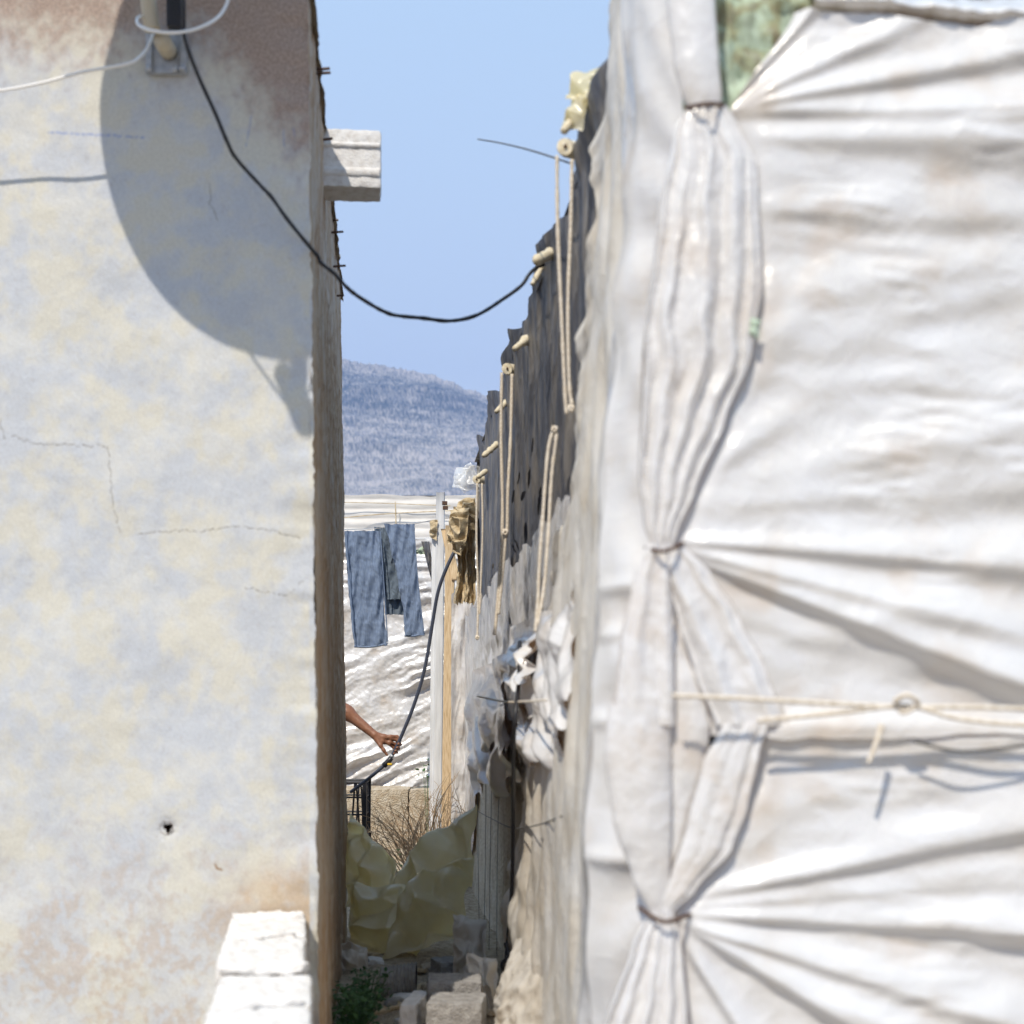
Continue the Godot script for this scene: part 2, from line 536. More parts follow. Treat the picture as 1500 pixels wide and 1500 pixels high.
func house_paint() -> StandardMaterial3D:
	var w := 720
	var h := 2048
	var img := Image.create_empty(w, h, false, Image.FORMAT_RGB8)
	var bump := Image.create_empty(w, h, false, Image.FORMAT_L8)
	var data := PackedByteArray()
	data.resize(w * h * 3)
	var bd := PackedByteArray()
	bd.resize(w * h)
	var layers := []
	for e in [[0.005, 4, 1.0], [0.014, 6, 2.0], [0.12, 3, 3.0], [0.004, 3, 4.0], [0.035, 4, 5.0]]:
		var n := FastNoiseLite.new()
		n.seed = int(e[2]) * 17
		n.noise_type = FastNoiseLite.TYPE_SIMPLEX
		n.frequency = e[0]
		n.fractal_octaves = e[1]
		layers.append(n.get_image(w, h, false, false, true).get_data())
	var cream := Vector3(0.58, 0.567, 0.505)
	var white := Vector3(0.57, 0.575, 0.56)
	var blue := Vector3(0.475, 0.505, 0.555)
	var bare := Vector3(0.37, 0.29, 0.245)
	var dirt := Vector3(0.50, 0.37, 0.23)
	for j in h:
		var py := HY - ((1.0 - float(j) / h) * 3.3 - EYE) * F / HOUSE_Z
		for i in w:
			var k := j * w + i
			var a: float = layers[0][k] / 255.0
			var b: float = layers[1][k] / 255.0
			var c: float = layers[2][k] / 255.0
			var d: float = layers[3][k] / 255.0
			var g: float = layers[4][k] / 255.0
			var px := 750.0 + (float(i) / w * 1.0 - 1.586) * F / HOUSE_Z
			var q := a * 0.56 + b * 0.28 + g * 0.16 + (c - 0.5) * 0.10 + (d - 0.5) * 0.25 - 0.09 * (1.0 - smoothstep(150.0, 430.0, py + (b - 0.5) * 300.0))
			var col := cream.lerp(white, smoothstep(0.35, 0.6, d * 0.5 + b * 0.5))
			col = col.lerp(blue, smoothstep(0.30, 0.74, q) * 0.85)
			# bare plaster above the painted part, with a ragged edge
			var edge := 68.0 + 95.0 * smoothstep(330.0, 455.0, px) + 70.0 * smoothstep(250.0, 420.0, px) + (b - 0.5) * 70.0 + (g - 0.5) * 50.0 + (c - 0.5) * 30.0
			col = col.lerp(bare * (0.8 + 0.4 * c), 1.0 - smoothstep(edge - 75.0, edge + 55.0, py))
			# dusty brown matter near the foot, grained
			var foot := smoothstep(1180.0, 1420.0, py + (b - 0.5) * 260.0) * smoothstep(0.40, 0.66, g * 0.5 + a * 0.5)
			col = col.lerp(dirt, clampf(foot * 0.42, 0.0, 0.42))
			var st := exp(-pow((px - 425.0) / 75.0, 2.0) - pow((py - 1335.0) / 55.0, 2.0))
			col = col.lerp(dirt, clampf(st * 1.2 * (0.4 + b), 0.0, 0.75))
			col *= 0.91 + 0.18 * c
			if g > 0.72 and a > 0.5:
				col = col.lerp(Vector3(0.42, 0.40, 0.39), (g - 0.72) * 1.8)
			data[k * 3] = int(255.0 * pow(clampf(col.x, 0, 1), 0.4545))
			data[k * 3 + 1] = int(255.0 * pow(clampf(col.y, 0, 1), 0.4545))
			data[k * 3 + 2] = int(255.0 * pow(clampf(col.z, 0, 1), 0.4545))
			bd[k] = int(clampf(60.0 + 90.0 * c + 60.0 * g, 0, 255))
	img.set_data(w, h, false, Image.FORMAT_RGB8, data)
	bump.set_data(w, h, false, Image.FORMAT_L8, bd)
	var tx := func(p: Vector2) -> Vector2:
		return Vector2(((p.x - 750.0) * HOUSE_Z / F + 1.586) * w, (1.0 - (EYE + (HY - p.y) / F * HOUSE_Z) / 3.3) * h)
	var stroke := func(pts: Array, col: Color, r: float, gap: float, deep: bool) -> void:
		for i in pts.size() - 1:
			var p: Vector2 = tx.call(pts[i])
			var q: Vector2 = tx.call(pts[i + 1])
			var n := int(p.distance_to(q) * 1.5) + 1
			for t in n:
				var m := p.lerp(q, float(t) / n)
				m += Vector2(na.get_noise_2d(m.x * 0.05, m.y * 0.05), na.get_noise_2d(m.y * 0.05, m.x * 0.05 + 40.0)) * (5.0 if deep else 2.0)
				if na.get_noise_2d(m.x * 0.09 + 7.0, m.y * 0.09) > gap:
					continue
				for dy in range(-ceili(r), ceili(r) + 1):
					for dx in range(-ceili(r), ceili(r) + 1):
						var fx := int(m.x) + dx
						var fy := int(m.y) + dy
						if fx < 0 or fy < 0 or fx >= w or fy >= h or Vector2(dx, dy).length() > r:
							continue
						img.set_pixel(fx, fy, img.get_pixel(fx, fy).lerp(col, 0.15 if deep else 0.05))
						if deep:
							bump.set_pixel(fx, fy, Color(0.15, 0.15, 0.15))
	var dark := Color(0.40, 0.37, 0.34)
	stroke.call([Vector2(18, 640), Vector2(55, 650), Vector2(80, 652), Vector2(120, 652), Vector2(158, 655)], dark, 1.0, 0.25, true)
	stroke.call([Vector2(158, 655), Vector2(163, 700), Vector2(166, 745), Vector2(176, 782)], dark, 1.0, 0.3, true)
	stroke.call([Vector2(202, 784), Vector2(240, 777), Vector2(300, 778), Vector2(340, 771), Vector2(400, 778), Vector2(440, 788)], dark, 1.0, 0.3, true)
	stroke.call([Vector2(306, 270), Vector2(308, 300), Vector2(320, 322)], dark, 1.2, 0.5, true)
	stroke.call([Vector2(0, 615), Vector2(8, 645)], dark, 1.0, 0.4, true)
	stroke.call([Vector2(355, 860), Vector2(420, 873), Vector2(445, 850)], dark, 1.0, 0.0, true)
	stroke.call([Vector2(315, 1268), Vector2(325, 1275)], Color(0.5, 0.36, 0.24), 2.5, 0.9, true)
	var ink := Color(0.36, 0.47, 0.80)
	stroke.call([Vector2(368, 170), Vector2(360, 215)], ink, 2.0, 0.4, false)
	stroke.call([Vector2(415, 190), Vector2(416, 215)], ink, 2.2, 0.3, false)
	stroke.call([Vector2(430, 187), Vector2(432, 200)], ink, 2.0, 0.4, false)
	stroke.call([Vector2(70, 195), Vector2(120, 197), Vector2(170, 199), Vector2(215, 203)], ink, 2.6, 0.2, false)
	var m := StandardMaterial3D.new()
	m.resource_name = "front_plaster"
	m.albedo_texture = ImageTexture.create_from_image(img)
	m.heightmap_enabled = true
	m.heightmap_texture = ImageTexture.create_from_image(bump)
	m.heightmap_scale = 0.09
	m.roughness = 0.93
	m.cull_mode = BaseMaterial3D.CULL_DISABLED
	return m

func house() -> void:
	var t := base("plastered_house", Vector3(-1.9, 0, -5.9), "cream and blue mottled plaster house with bare brown plaster flank along the alley", "house")
	var left := -3.2
	var corner := side_x(HOUSE_Z, 1.5)
	# front: a relief sheet with a drilled hole
	var hole := at(243, 1213, HOUSE_Z)
	var front := Soup.new()
	var put_front := func(x: float, y: float) -> Vector3:
		var e := smoothstep(-0.74, -0.60, x)
		var d := 0.008 * na.get_noise_2d(x * 2.2, y * 2.2) + 0.0012 * na.get_noise_2d(x * 14.0, y * 14.0)
		d -= e * e * 0.010 * (0.5 + na.get_noise_2d(1.0, y * 5.0))          # the arris is rubbed round
		var chip := Vector2(x, y).distance_to(Vector2(hole.x, hole.y))
		d -= 0.010 * exp(-pow(chip / 0.026, 2.0)) * (1.0 + 0.6 * na.get_noise_2d(x * 60.0, y * 60.0))
		var dx := e * (0.007 * na.get_noise_2d(y * 7.0, 4.0) + 0.0035 * nb.get_noise_2d(y * 38.0, 8.0) * (0.5 + nb.get_noise_2d(y * 4.0, 2.0)))
		return Vector3(x + dx + (side_x(HOUSE_Z, y) - corner) * smoothstep(-1.6, corner, x), y, -HOUSE_Z + d)
	var fa := func(u: float, w: float) -> Vector3:
		return put_front.call(lerpf(-1.486, corner, u), lerpf(ROOF, 0.0, w))
	var skip := func(u: float, w: float) -> bool:
		var p := Vector2(lerpf(-1.486, corner, u) - hole.x, lerpf(ROOF, 0.0, w) - hole.y)
		return p.length() < 0.0135 + 0.004 * sin(p.angle() * 3.0)
	grid(260, 700, fa, skip, front)
	for i in front.v.size():
		front.uv[i] = Vector2(front.v[i].x + 1.586, 1.0 - front.v[i].y / 3.3)
	var n0 := front.v.size()
	var fb := func(u: float, w: float) -> Vector3:
		return put_front.call(lerpf(left, -1.486, u), lerpf(ROOF, 0.0, w))
	grid(60, 100, fb, none, front)
	for i in range(n0, front.v.size()):
		front.uv[i] = Vector2(pingpong(front.v[i].x + 1.586, 1.0), 1.0 - front.v[i].y / 3.3)
	put("front_wall", done(front), house_paint(), t)
	var bore := tube(PackedVector3Array([hole + Vector3(0, 0, -0.004), hole + Vector3(0.0, 0.0, -0.05), hole + Vector3(0.0, 0.0, -0.17)]), 0.019, 0.017, 14)
	var bs := Soup.new()                                                     # only the bore's sides, open at the front
	for i in bore.ix.size() / 3:
		if bore.ix[i * 3] != 42:
			bs.ix.append_array([bore.ix[i * 3], bore.ix[i * 3 + 1], bore.ix[i * 3 + 2]])
	bs.v = bore.v
	bs.uv = bore.uv
	put("drill_hole", done(bs), mats.clay, t)
	# flank along the alley, its top edge uneven
	var top := func(z: float) -> float:
		return ROOF + 0.03 * na.get_noise_2d(z * 2.1, 6.0) + 0.02 * nb.get_noise_2d(z * 7.0, 2.0)
	var fs := func(u: float, w: float) -> Vector3:
		var z := lerpf(HOUSE_Z - 0.004, 7.5, u)
		var y: float = lerpf(top.call(z), 0.0, w)
		var e := 1.0 - smoothstep(0.0, 0.07, z - HOUSE_Z)
		var d := 0.010 * na.get_noise_2d(z * 5.0, y * 0.9) + 0.006 * na.get_noise_2d(z * 17.0, y * 2.5) + 0.003 * na.get_noise_2d(z * 40.0, y * 20.0)
		return Vector3(side_x(z, y) + d - e * 0.004, y, -z - e * e * 0.008)
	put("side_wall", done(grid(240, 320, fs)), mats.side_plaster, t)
	var fc := func(u: float, w: float) -> Vector3:                           # mud coping along the top of the flank
		var z := lerpf(HOUSE_Z, 7.5, u)
		var g := w * PI
		var r := 0.028 + 0.010 * na.get_noise_2d(z * 6.0, 12.0)
		return Vector3(side_x(z, ROOF) - 0.012 + cos(g) * r * 1.05, top.call(z) - 0.012 + sin(g) * r, -z)
	put("coping", done(grid(160, 8, fc)), mats.sandy_concrete, t)
	var rf := func(u: float, w: float) -> Vector3:
		var z := lerpf(HOUSE_Z + 0.01, 7.49, w)
		return Vector3(lerpf(left, side_x(z, ROOF) - 0.012, u), ROOF - 0.012, -z)
	put("roof", done(grid(4, 4, rf)), mats.grey_concrete, t)
	var s := Soup.new()
	grid(4, 4, func(u: float, w: float) -> Vector3: return Vector3(lerpf(left, side_x(7.5, w * ROOF), u), w * ROOF - 0.013, -7.5), none, s)
	put("back_wall", done(s), mats.side_plaster, t)
	s = Soup.new()
	grid(4, 4, func(u: float, w: float) -> Vector3: return Vector3(left, w * ROOF - 0.013, lerpf(-HOUSE_Z, -7.5, u)), none, s)
	put("far_side_wall", done(s), mats.side_plaster, t)
	# block end that sticks out below the roof, and rusty nails
	var be := rock_box(Vector3(0.215, 0.205, 0.16), 16, 0.008, 0.004, 3.0)
	var bo := rep(t, "beam_end", be, mats.pale_concrete, Transform3D(Basis(Vector3.UP, 0.09), at(514, 243, 5.34)))
	bo.set_meta("label", "pale concrete block end sticking out of the flank")
	var gro := Soup.new()
	grid(12, 4, func(u: float, w: float) -> Vector3:
		var p := Vector3(lerpf(-0.102, 0.102, u), 0.045 + 0.010 * cos(w * PI) , 0.081 + 0.007 * sin(w * PI) + 0.002 * na.get_noise_2d(u * 20.0, 3.0))
		return p, none, gro)
	grid(12, 4, func(u: float, w: float) -> Vector3:
		var p := Vector3(lerpf(-0.102, 0.102, u), -0.050 + 0.016 * cos(w * PI), 0.081 + 0.007 * sin(w * PI) + 0.002 * na.get_noise_2d(u * 20.0, 9.0))
		return p, none, gro)
	var rib := MeshInstance3D.new()
	rib.name = "mortar_rib"
	rib.mesh = done(gro)
	rib.material_override = mats.pale_concrete
	bo.add_child(rib, true)
	for e in [[465, 108, 4.75, 20], [463, 103, 4.75, 19], [464, 206, 5.22, 14], [484, 341, 6.15, 16], [486, 391, 6.25, 18], [490, 434, 6.75, 10], [485, 322, 6.3, 7]]:
		var p := at(e[0], e[1], e[2])
		p.x = side_x(e[2], p.y) - 0.02
		var len_m: float = e[3] / F * e[2] + 0.025
		put("nail", done(tube(line(p, p + Vector3(len_m, rng.randf_range(-0.006, 0.004), 0.012)), 0.0052, 0.0045, 7)), mats.rust, t)

# ---------------------------------------------------------------- the shelter of plastic sheets: its front, gathered and tied at a corner post
const FZ := 2.75
var shelter: Node3D

func front_height(x: float, y: float, folds: Array) -> float:
	var h := 0.0
	for e in folds:
		h += fold(x, y, e)
	h += 0.012 * na.get_noise_2d(x * 0.0022 + 3.0, y * 0.0045)
	h += 0.0030 * nb.get_noise_2d(x * 0.005 + y * 0.004, y * 0.016) * smoothstep(1080.0, 1250.0, x)
	var worn := smoothstep(0.0, 0.5, nb.get_noise_2d(x * 0.004 + 3.0, y * 0.004 + 8.0))
	h += 0.0026 * nb.get_noise_2d(x * 0.011 + y * 0.012, y * 0.04 - x * 0.004) * worn * smoothstep(1080.0, 1300.0, x)
	return h

func sleeve(called: String, lft: Array, rgt: Array, y0: float, y1: float, bulge: float, nfold: float, amp: float, ph: float, push: float, m: Material, nu := 56, nv := 120) -> MeshInstance3D:
	# sheet gathered round the corner post; lft and rgt are its outline, row by row
	var f := func(u: float, w: float) -> Vector3:
		var y := lerpf(y0, y1, w)
		var a: float = pl(lft, y)
		var b: float = pl(rgt, y)
		var g := (u - 0.5) * PI * 1.16
		var hw := (b - a) * 0.5
		var x := (a + b) * 0.5 + hw * sin(g)
		var pin := clampf(hw / 60.0, 0.25, 1.2)
		var warp := u + 0.05 * na.get_noise_2d(y * 0.004, ph) + 0.02 * na.get_noise_2d(u * 5.0, y * 0.01 + ph)
		var fo := sin(warp * nfold * TAU + ph) * 0.6 + nb.get_noise_2d(warp * nfold * 1.7 + ph * 3.0, y * 0.0025) * 0.9
		var d := push + bulge * hw / F * FZ * cos(g) + amp * fo * pin + 0.002 * na.get_noise_2d(x * 0.03, y * 0.02)
		var p := at(x, y, FZ)
		return p + Vector3(0, 0, d)
	return put(called, done(grid(nu, nv, f)), m, shelter)

func shelter_front() -> void:
	shelter = base("plastic_shelter", Vector3(0.6, 0, -3.2), "shelter wrapped in white plastic sheets tied in bunches at its corner", "shelter")
	var upper := [
		[1062, 158, 1180, 25, 10, 26, 0.012, 0.020, 1.6], [1075, 160, 1330, 38, 10, 30, 0.010, 0.014, 1.8],
		[1075, 162, 1500, 86, 12, 34, 0.012, 0.020, 2.0], [1080, 168, 1500, 165, 12, 40, 0.012, 0.022, 1.9],
		[1112, 205, 1560, 212, 16, 66, 0.010, 0.040, 1.7], [1125, 308, 1420, 322, 20, 44, 0.010, 0.012, 1.9],
		[1130, 420, 1500, 400, 40, 60, 0.003, 0.008, 1.4], [1050, 640, 1200, 420, 30, 50, 0.008, 0.002, 1.4],
		[1040, 690, 1180, 590, 24, 40, 0.010, 0.004, 1.5], [1060, 700, 1500, 640, 20, 60, 0.004, 0.014, 1.4], [1050, 740, 1500, 715, 20, 40, 0.005, 0.012, 1.6],
		[995, 793, 1500, 830, 10, 46, 0.014, 0.030, 1.9], [1000, 805, 1400, 905, 14, 50, 0.012, 0.026, 2.2],
		[1010, 818, 1450, 985, 14, 60, 0.016, 0.044, 2.3], [1080, 900, 1500, 1010, 24, 40, 0.010, 0.006, 1.5]]
	var lower := [
		[1105, 1075, 1500, 1065, 20, 24, 0.010, 0.014, 1.2], [1060, 1180, 1500, 1120, 40, 60, 0.004, 0.008, 1.4],
		[1020, 1312, 1500, 1208, 12, 54, 0.012, 0.034, 2.2], [1015, 1325, 1500, 1285, 10, 40, 0.008, 0.012, 2.0],
		[1010, 1338, 1500, 1362, 12, 40, 0.014, 0.030, 2.2], [1000, 1350, 1400, 1470, 12, 46, 0.012, 0.028, 2.2],
		[1010, 1360, 1300, 1530, 16, 46, 0.016, 0.034, 2.4], [1000, 1380, 1120, 1560, 20, 40, 0.012, 0.02, 2.0], [1200, 1460, 1700, 1600, 40, 70, 0.02, 0.03, 1.6]]
	var xl := [[10, 1165], [165, 1066], [260, 1085], [450, 1085], [620, 1040], [760, 985], [800, 972], [900, 990], [1076, 1010]]
	var fu := func(u: float, w: float) -> Vector3:
		var a := lerpf(1.0, 0.0, w)
		var x := lerpf(pl(xl, lerpf(10.0, 1078.0, w)), 2350.0, pow(u, 1.7))
		var ytop := 18.0 + 20.0 * smoothstep(1200.0, 1420.0, x) - 10.0 * smoothstep(1420.0, 1500.0, x) + 6.0 * na.get_noise_2d(x * 0.01, 2.0)
		var y := lerpf(ytop, 1078.0 + 8.0 * na.get_noise_2d(x * 0.006, 8.0), w)
		var h := front_height(x, y, upper)
		h -= 0.016 * (1.0 - smoothstep(0.0, 50.0, x - pl(xl, y)))          # tucked in behind the gathered sheet
		h += 0.022 * smoothstep(1030.0, 1070.0, y) * smoothstep(1040.0, 1140.0, x)
		h += 0.01 * a
		return at(x, y, FZ) + Vector3(0, 0, h)
	put("front_sheet", done(grid(210, 330, fu)), mats.white_plastic, shelter)
	var xl2 := [[1058, 1080], [1120, 1090], [1250, 1040], [1335, 975], [1400, 985], [1700, 1000], [1970, 1000]]
	var fl := func(u: float, w: float) -> Vector3:
		var y := lerpf(1056.0, 1964.0, w)
		var x := lerpf(pl(xl2, y), 2350.0, pow(u, 1.7))
		var h := front_height(x, y, lower) + 0.006 - 0.03 * (1.0 - smoothstep(1056.0, 1085.0, y))
		h -= 0.018 * (1.0 - smoothstep(0.0, 50.0, x - pl(xl2, y)))
		return at(x, y, FZ) + Vector3(0, 0, h)
	put("lower_front_sheet", done(grid(210, 250, fl)), mats.white_plastic, shelter)
	var ff := func(u: float, w: float) -> Vector3:                           # the roof sheet's hem rolled over a cord above the front
		var x := lerpf(1190.0, 2350.0, u)
		var y := lerpf(-330.0, 14.0 + 20.0 * smoothstep(1200, 1460, x) + 5.0 * na.get_noise_2d(x * 0.03, 4.0), w)
		var h := 0.008 + 0.014 * smoothstep(0.9, 0.97, w) * (1.0 + 0.5 * na.get_noise_2d(x * 0.02, 1.0)) - 0.03 * smoothstep(0.985, 1.0, w) + 0.01 * na.get_noise_2d(x * 0.02, y * 0.01)
		return at(x, y, FZ) + Vector3(0, 0, h - 2.6 * pow(1.0 - w, 2.0))
	put("roof_sheet", done(grid(160, 60, ff)), mats.white_plastic, shelter)
	var fg := func(u: float, w: float) -> Vector3:                           # a green cloth hanging inside, seen through the gap
		var x := lerpf(1000.0, 1200.0, u)
		var y := lerpf(-320.0, 190.0, w)
		return at(x, y, FZ + 0.06) + Vector3(0, 0, 0.022 * na.get_noise_2d(x * 0.022, y * 0.018) + 0.01 * na.get_noise_2d(x * 0.06, y * 0.05))
	put("green_cloth", done(grid(40, 50, fg)), mats.green_cloth, shelter)
	# gathers round the corner post, from the top down
	sleeve("post_wrap", [[-400, 962], [0, 975], [100, 985], [140, 996], [160, 1006]], [[-400, 1050], [0, 1046], [100, 1052], [145, 1056], [160, 1054]], -400, 160, 0.6, 1.2, 0.003, 0.4, 0.012, mats.white_plastic, 40, 60)
	sleeve("gathered_sheet", [[158, 1004], [200, 985], [320, 962], [520, 940], [700, 934], [770, 942], [806, 955]], [[158, 1062], [185, 1078], [240, 1108], [430, 1116], [520, 1100], [620, 1062], [720, 1018], [780, 992], [806, 984]], 160, 806, 0.28, 6.3, 0.0080, 1.1, 0.012, mats.white_plastic, 110, 160)
	sleeve("sheet_swath", [[798, 946], [850, 925], [950, 905], [1062, 893]], [[798, 976], [850, 980], [950, 984], [1062, 986]], 800, 1062, 0.24, 2.6, 0.008, 2.2, 0.026, mats.white_plastic)
	sleeve("sheet_swath", [[798, 962], [840, 972], [900, 990], [980, 1014], [1060, 1046]], [[798, 1000], [840, 1040], [900, 1080], [980, 1120], [1060, 1152]], 800, 1062, 0.20, 3.4, 0.008, 0.3, 0.014, mats.white_plastic)
	sleeve("sheet_swath", [[940, 990], [1000, 984], [1100, 980], [1330, 976]], [[940, 992], [1000, 1024], [1060, 1040], [1120, 1036], [1200, 1010], [1330, 990]], 940, 1330, 0.3, 1.5, 0.005, 3.3, 0.004, mats.white_plastic)
	sleeve("post_wrap", [[1030, 890], [1100, 884], [1200, 896], [1290, 926], [1334, 948]], [[1030, 980], [1180, 982], [1260, 980], [1334, 976]], 1032, 1334, 0.5, 1.1, 0.004, 0.9, 0.016, mats.white_plastic)
	sleeve("sheet_swath", [[1056, 1058], [1120, 1026], [1200, 1004], [1280, 980], [1334, 958]], [[1056, 1124], [1100, 1110], [1180, 1092], [1240, 1070], [1300, 1018], [1334, 984]], 1058, 1334, 0.28, 3.6, 0.009, 1.7, 0.020, mats.white_plastic)
	sleeve("gathered_sheet", [[1328, 952], [1380, 925], [1500, 884], [1700, 860], [1970, 850]], [[1328, 984], [1380, 996], [1500, 1008], [1700, 1016], [1970, 1020]], 1330, 1964, 0.38, 6.0, 0.0080, 2.6, 0.020, mats.white_plastic, 100, 140)
	for e in [[1003, 162, 1060, 158, 1030, 170], [945, 803, 1000, 797, 968, 812], [935, 1328, 1010, 1338, 968, 1344]]:          # wire ties
		var a := at(e[0], e[1], FZ) + Vector3(0, 0, 0.01)
		var b := at(e[4], e[5], FZ) + Vector3(0, 0, 0.055)
		var c := at(e[2], e[3], FZ) + Vector3(0, 0, 0.012)
		put("wire_tie", done(tube(smooth([a, b, c], 10), 0.004, 0.004, 6)), mats.rust, shelter)
	var lf := Soup.new()
	patch(lf, [at(1098, 466, FZ - 0.03), at(1114, 468, FZ - 0.035), at(1108, 496, FZ - 0.035), at(1098, 490, FZ - 0.03)], 0.012, 5.0, 12, 20.0)
	put("tear_patch", done(lf), mats.green_cloth, shelter)  # green patch added to stand in for a small tear in the sheet
	# twine across the front with loose ends, a knot and a dry stalk
	var tw := base("twine", at(1250, 1032, FZ - 0.06), "pale plastic twine stretched across the white front sheet", "twine")
	put("strand", done(tube(smooth([at(985, 1019, FZ - 0.085), at(1100, 1024, FZ - 0.085), at(1240, 1032, FZ - 0.085), at(1330, 1036, FZ - 0.08), at(1420, 1036, FZ - 0.085), at(1700, 1040, FZ - 0.09), at(2300, 1020, FZ - 0.06)]), 0.0047, 0.0047, 7)), mats.rope, tw)
	put("strand", done(tube(smooth([at(1110, 1056, FZ - 0.075), at(1230, 1044, FZ - 0.08), at(1328, 1034, FZ - 0.085), at(1400, 1052, FZ - 0.085), at(1500, 1062, FZ - 0.09), at(1700, 1068, FZ - 0.085)]), 0.0047, 0.0047, 7)), mats.rope, tw)
	put("strand", done(tube(smooth([at(1340, 1086, FZ - 0.06), at(1400, 1100, FZ - 0.07), at(1470, 1096, FZ - 0.07), at(1600, 1080, FZ - 0.065)]), 0.003, 0.003, 6)), mats.mesh_wire, tw)
	put("knot", done(tube(smooth([at(1310, 1028, FZ - 0.09), at(1328, 1018, FZ - 0.105), at(1345, 1030, FZ - 0.10), at(1325, 1044, FZ - 0.09), at(1312, 1034, FZ - 0.08)]), 0.0058, 0.004, 7)), mats.rope, tw)
	put("loose_end", done(tube(smooth([at(1292, 1062, FZ - 0.075), at(1285, 1085, FZ - 0.08), at(1272, 1118, FZ - 0.09)]), 0.007, 0.004, 6)), mats.rope, tw)

# ---------------------------------------------------------------- its long side along the alley
func shelter_side() -> void:
	var t := shelter
	# pale sheet nearest the corner, running back; its far edge slants
	var far_edge := [[0.0, 6.05], [0.85, 6.0], [1.45, 4.9], [1.95, 4.15], [2.5, 3.78], [3.2, 3.42], [3.6, 3.3]]
	var lath := [[1.39, 2.9], [1.30, 3.0], [1.13, 2.8], [0.86, 2.9]]
	var edge_px := [[-250, 920], [80, 914], [300, 902], [500, 888], [700, 876], [900, 870], [1300, 862], [1970, 835]]
	var fs := func(u: float, w: float) -> Vector3:
		var y := lerpf(3.55, 0.0, w)
		var z1: float = pl(far_edge, y) + 0.10 * na.get_noise_2d(y * 3.0, 7.0) + 0.03 * na.get_noise_2d(y * 9.0, 2.0)
		var ze := 2.96
		var py := HY - (y - EYE) * F / ze
		var p0 := Vector2(0.362, 2.805)
		var p1 := Vector2((pl(edge_px, py) - 750.0) / F * ze, ze)
		var p2 := Vector2(WALL_X - LEAN * z1, z1)
		var g := u / 0.42
		var q := p0.lerp(p1, g) if g < 1.0 else p1.lerp(p2, (u - 0.42) / 0.58)
		var turn := smoothstep(0.30, 0.54, u)                                   # from the rounded corner into the long side
		q += Vector2(-0.7, -0.7) * 0.020 * (1.0 - turn) * sin(clampf(g, 0.0, 1.0) * PI)
		var nrm := Vector2(-0.72, -0.69).lerp(Vector2(-1.0, 0.0), turn).normalized()
		var z := q.y
		var along := u * 0.34 if g < 1.0 else 0.143 + (z - ze)
		var d := 0.020 * na.get_noise_2d(along * 2.2 + y * 0.5, y * 0.9) + 0.012 * nb.get_noise_2d(along * 6.0 - y * 1.2, y * 1.2)
		d += turn * (0.018 * nb.get_noise_2d(z * 3.2 + y * 0.6, y * 0.7 + 4.0) - 0.018)
		for k in [[0.86, 1.0], [1.25, 2.0], [2.04, 3.4]]:                      # pulled folds running from the ties
			var th: float = (y - k[0]) / (along + 0.06)
			d += 0.014 * sin(th * 5.0 + k[1]) * exp(-absf(th) * 0.55) * exp(-along * 4.0) * smoothstep(0.0, 0.05, along)
		for l in lath:
			d += 0.012 * exp(-pow((y - l[0]) / 0.014, 2.0)) * smoothstep(0.04, 0.07, along) * (1.0 - smoothstep(0.12, 0.16, along))
		d += 0.03 * pow(u, 8.0) * (0.3 + na.get_noise_2d(y * 5.0, 3.0))        # the free edge curls out
		d += 0.05 * exp(-pow((y - 0.30) / 0.25, 2.0)) * smoothstep(4.6, 5.5, z)
		return Vector3(q.x + nrm.x * d, y, -(q.y + nrm.y * d))
	put("corner_sheet", done(grid(240, 330, fs, func(u: float, w: float) -> bool: return u > 0.46)), mats.white_plastic, t)
	put("side_sheet", done(grid(240, 330, fs, func(u: float, w: float) -> bool: return u < 0.46)), mats.grey_plastic, t)
	# dark tarpaulin over the upper side, slit and worn
	var slits := []
	for e in [[790, 733, 3, 22, 0.1], [766, 726, 4, 8, 0.3], [752, 727, 3, 10, 0.1], [770, 780, 4, 16, 0.0], [741, 831, 3, 13, 0.15], [748, 848, 3, 11, 0.4], [762, 842, 2, 14, -0.3], [752, 803, 2, 9, -0.5], [757, 798, 2, 9, -0.4], [722, 830, 2, 5, 0.0], [720, 848, 2, 8, 0.3], [768, 838, 3, 18, -0.5], [719, 893, 3, 7, 0.3], [707, 920, 3, 5, 0.0], [780, 654, 2, 12, 0.1], [760, 700, 2, 9, 0.2], [733, 900, 3, 7, 0.2], [775, 700, 3, 15, 0.05]]:
		slits.append(e)
	var hem := [[3.0, 1.35], [4.4, 1.5], [5.2, 1.55], [6.2, 1.50], [7.2, 1.56], [8.2, 1.64], [9.6, 1.66]]
	var tarp_top := func(z: float) -> float:
		return 2.74 + 0.04 * sin(z * 5.1) * smoothstep(3.2, 5.0, z) + 0.02 * nb.get_noise_2d(z * 2.6, 1.0) + 0.12 * (1.0 - smoothstep(3.2, 4.0, z))
	var tarp := func(u: float, w: float) -> Vector3:
		var z := lerpf(3.1, 8.75, u)
		var y: float = lerpf(tarp_top.call(z), pl(hem, z) + 0.05 * nb.get_noise_2d(z * 6.0, 5.0) + 0.03 * na.get_noise_2d(z * 18.0, 5.0), w)
		var d := -0.030 + 0.016 * na.get_noise_2d(z * 3.4 - y * 0.8, y * 0.5) + 0.016 * nb.get_noise_2d(z * 4.2 + y * 0.5, y * 0.45 + 3.0) + 0.0025 * na.get_noise_2d(z * 12.0, y * 3.0)
		d += 0.022 * exp(-pow(w / 0.06, 2.0)) * (0.6 + 0.8 * sin(z * 5.1))     # rolled over the poles at the top
		d += 0.012 * smoothstep(0.75, 1.0, w) * na.get_noise_2d(z * 11.0, 2.0)
		return wall(z, y, d)
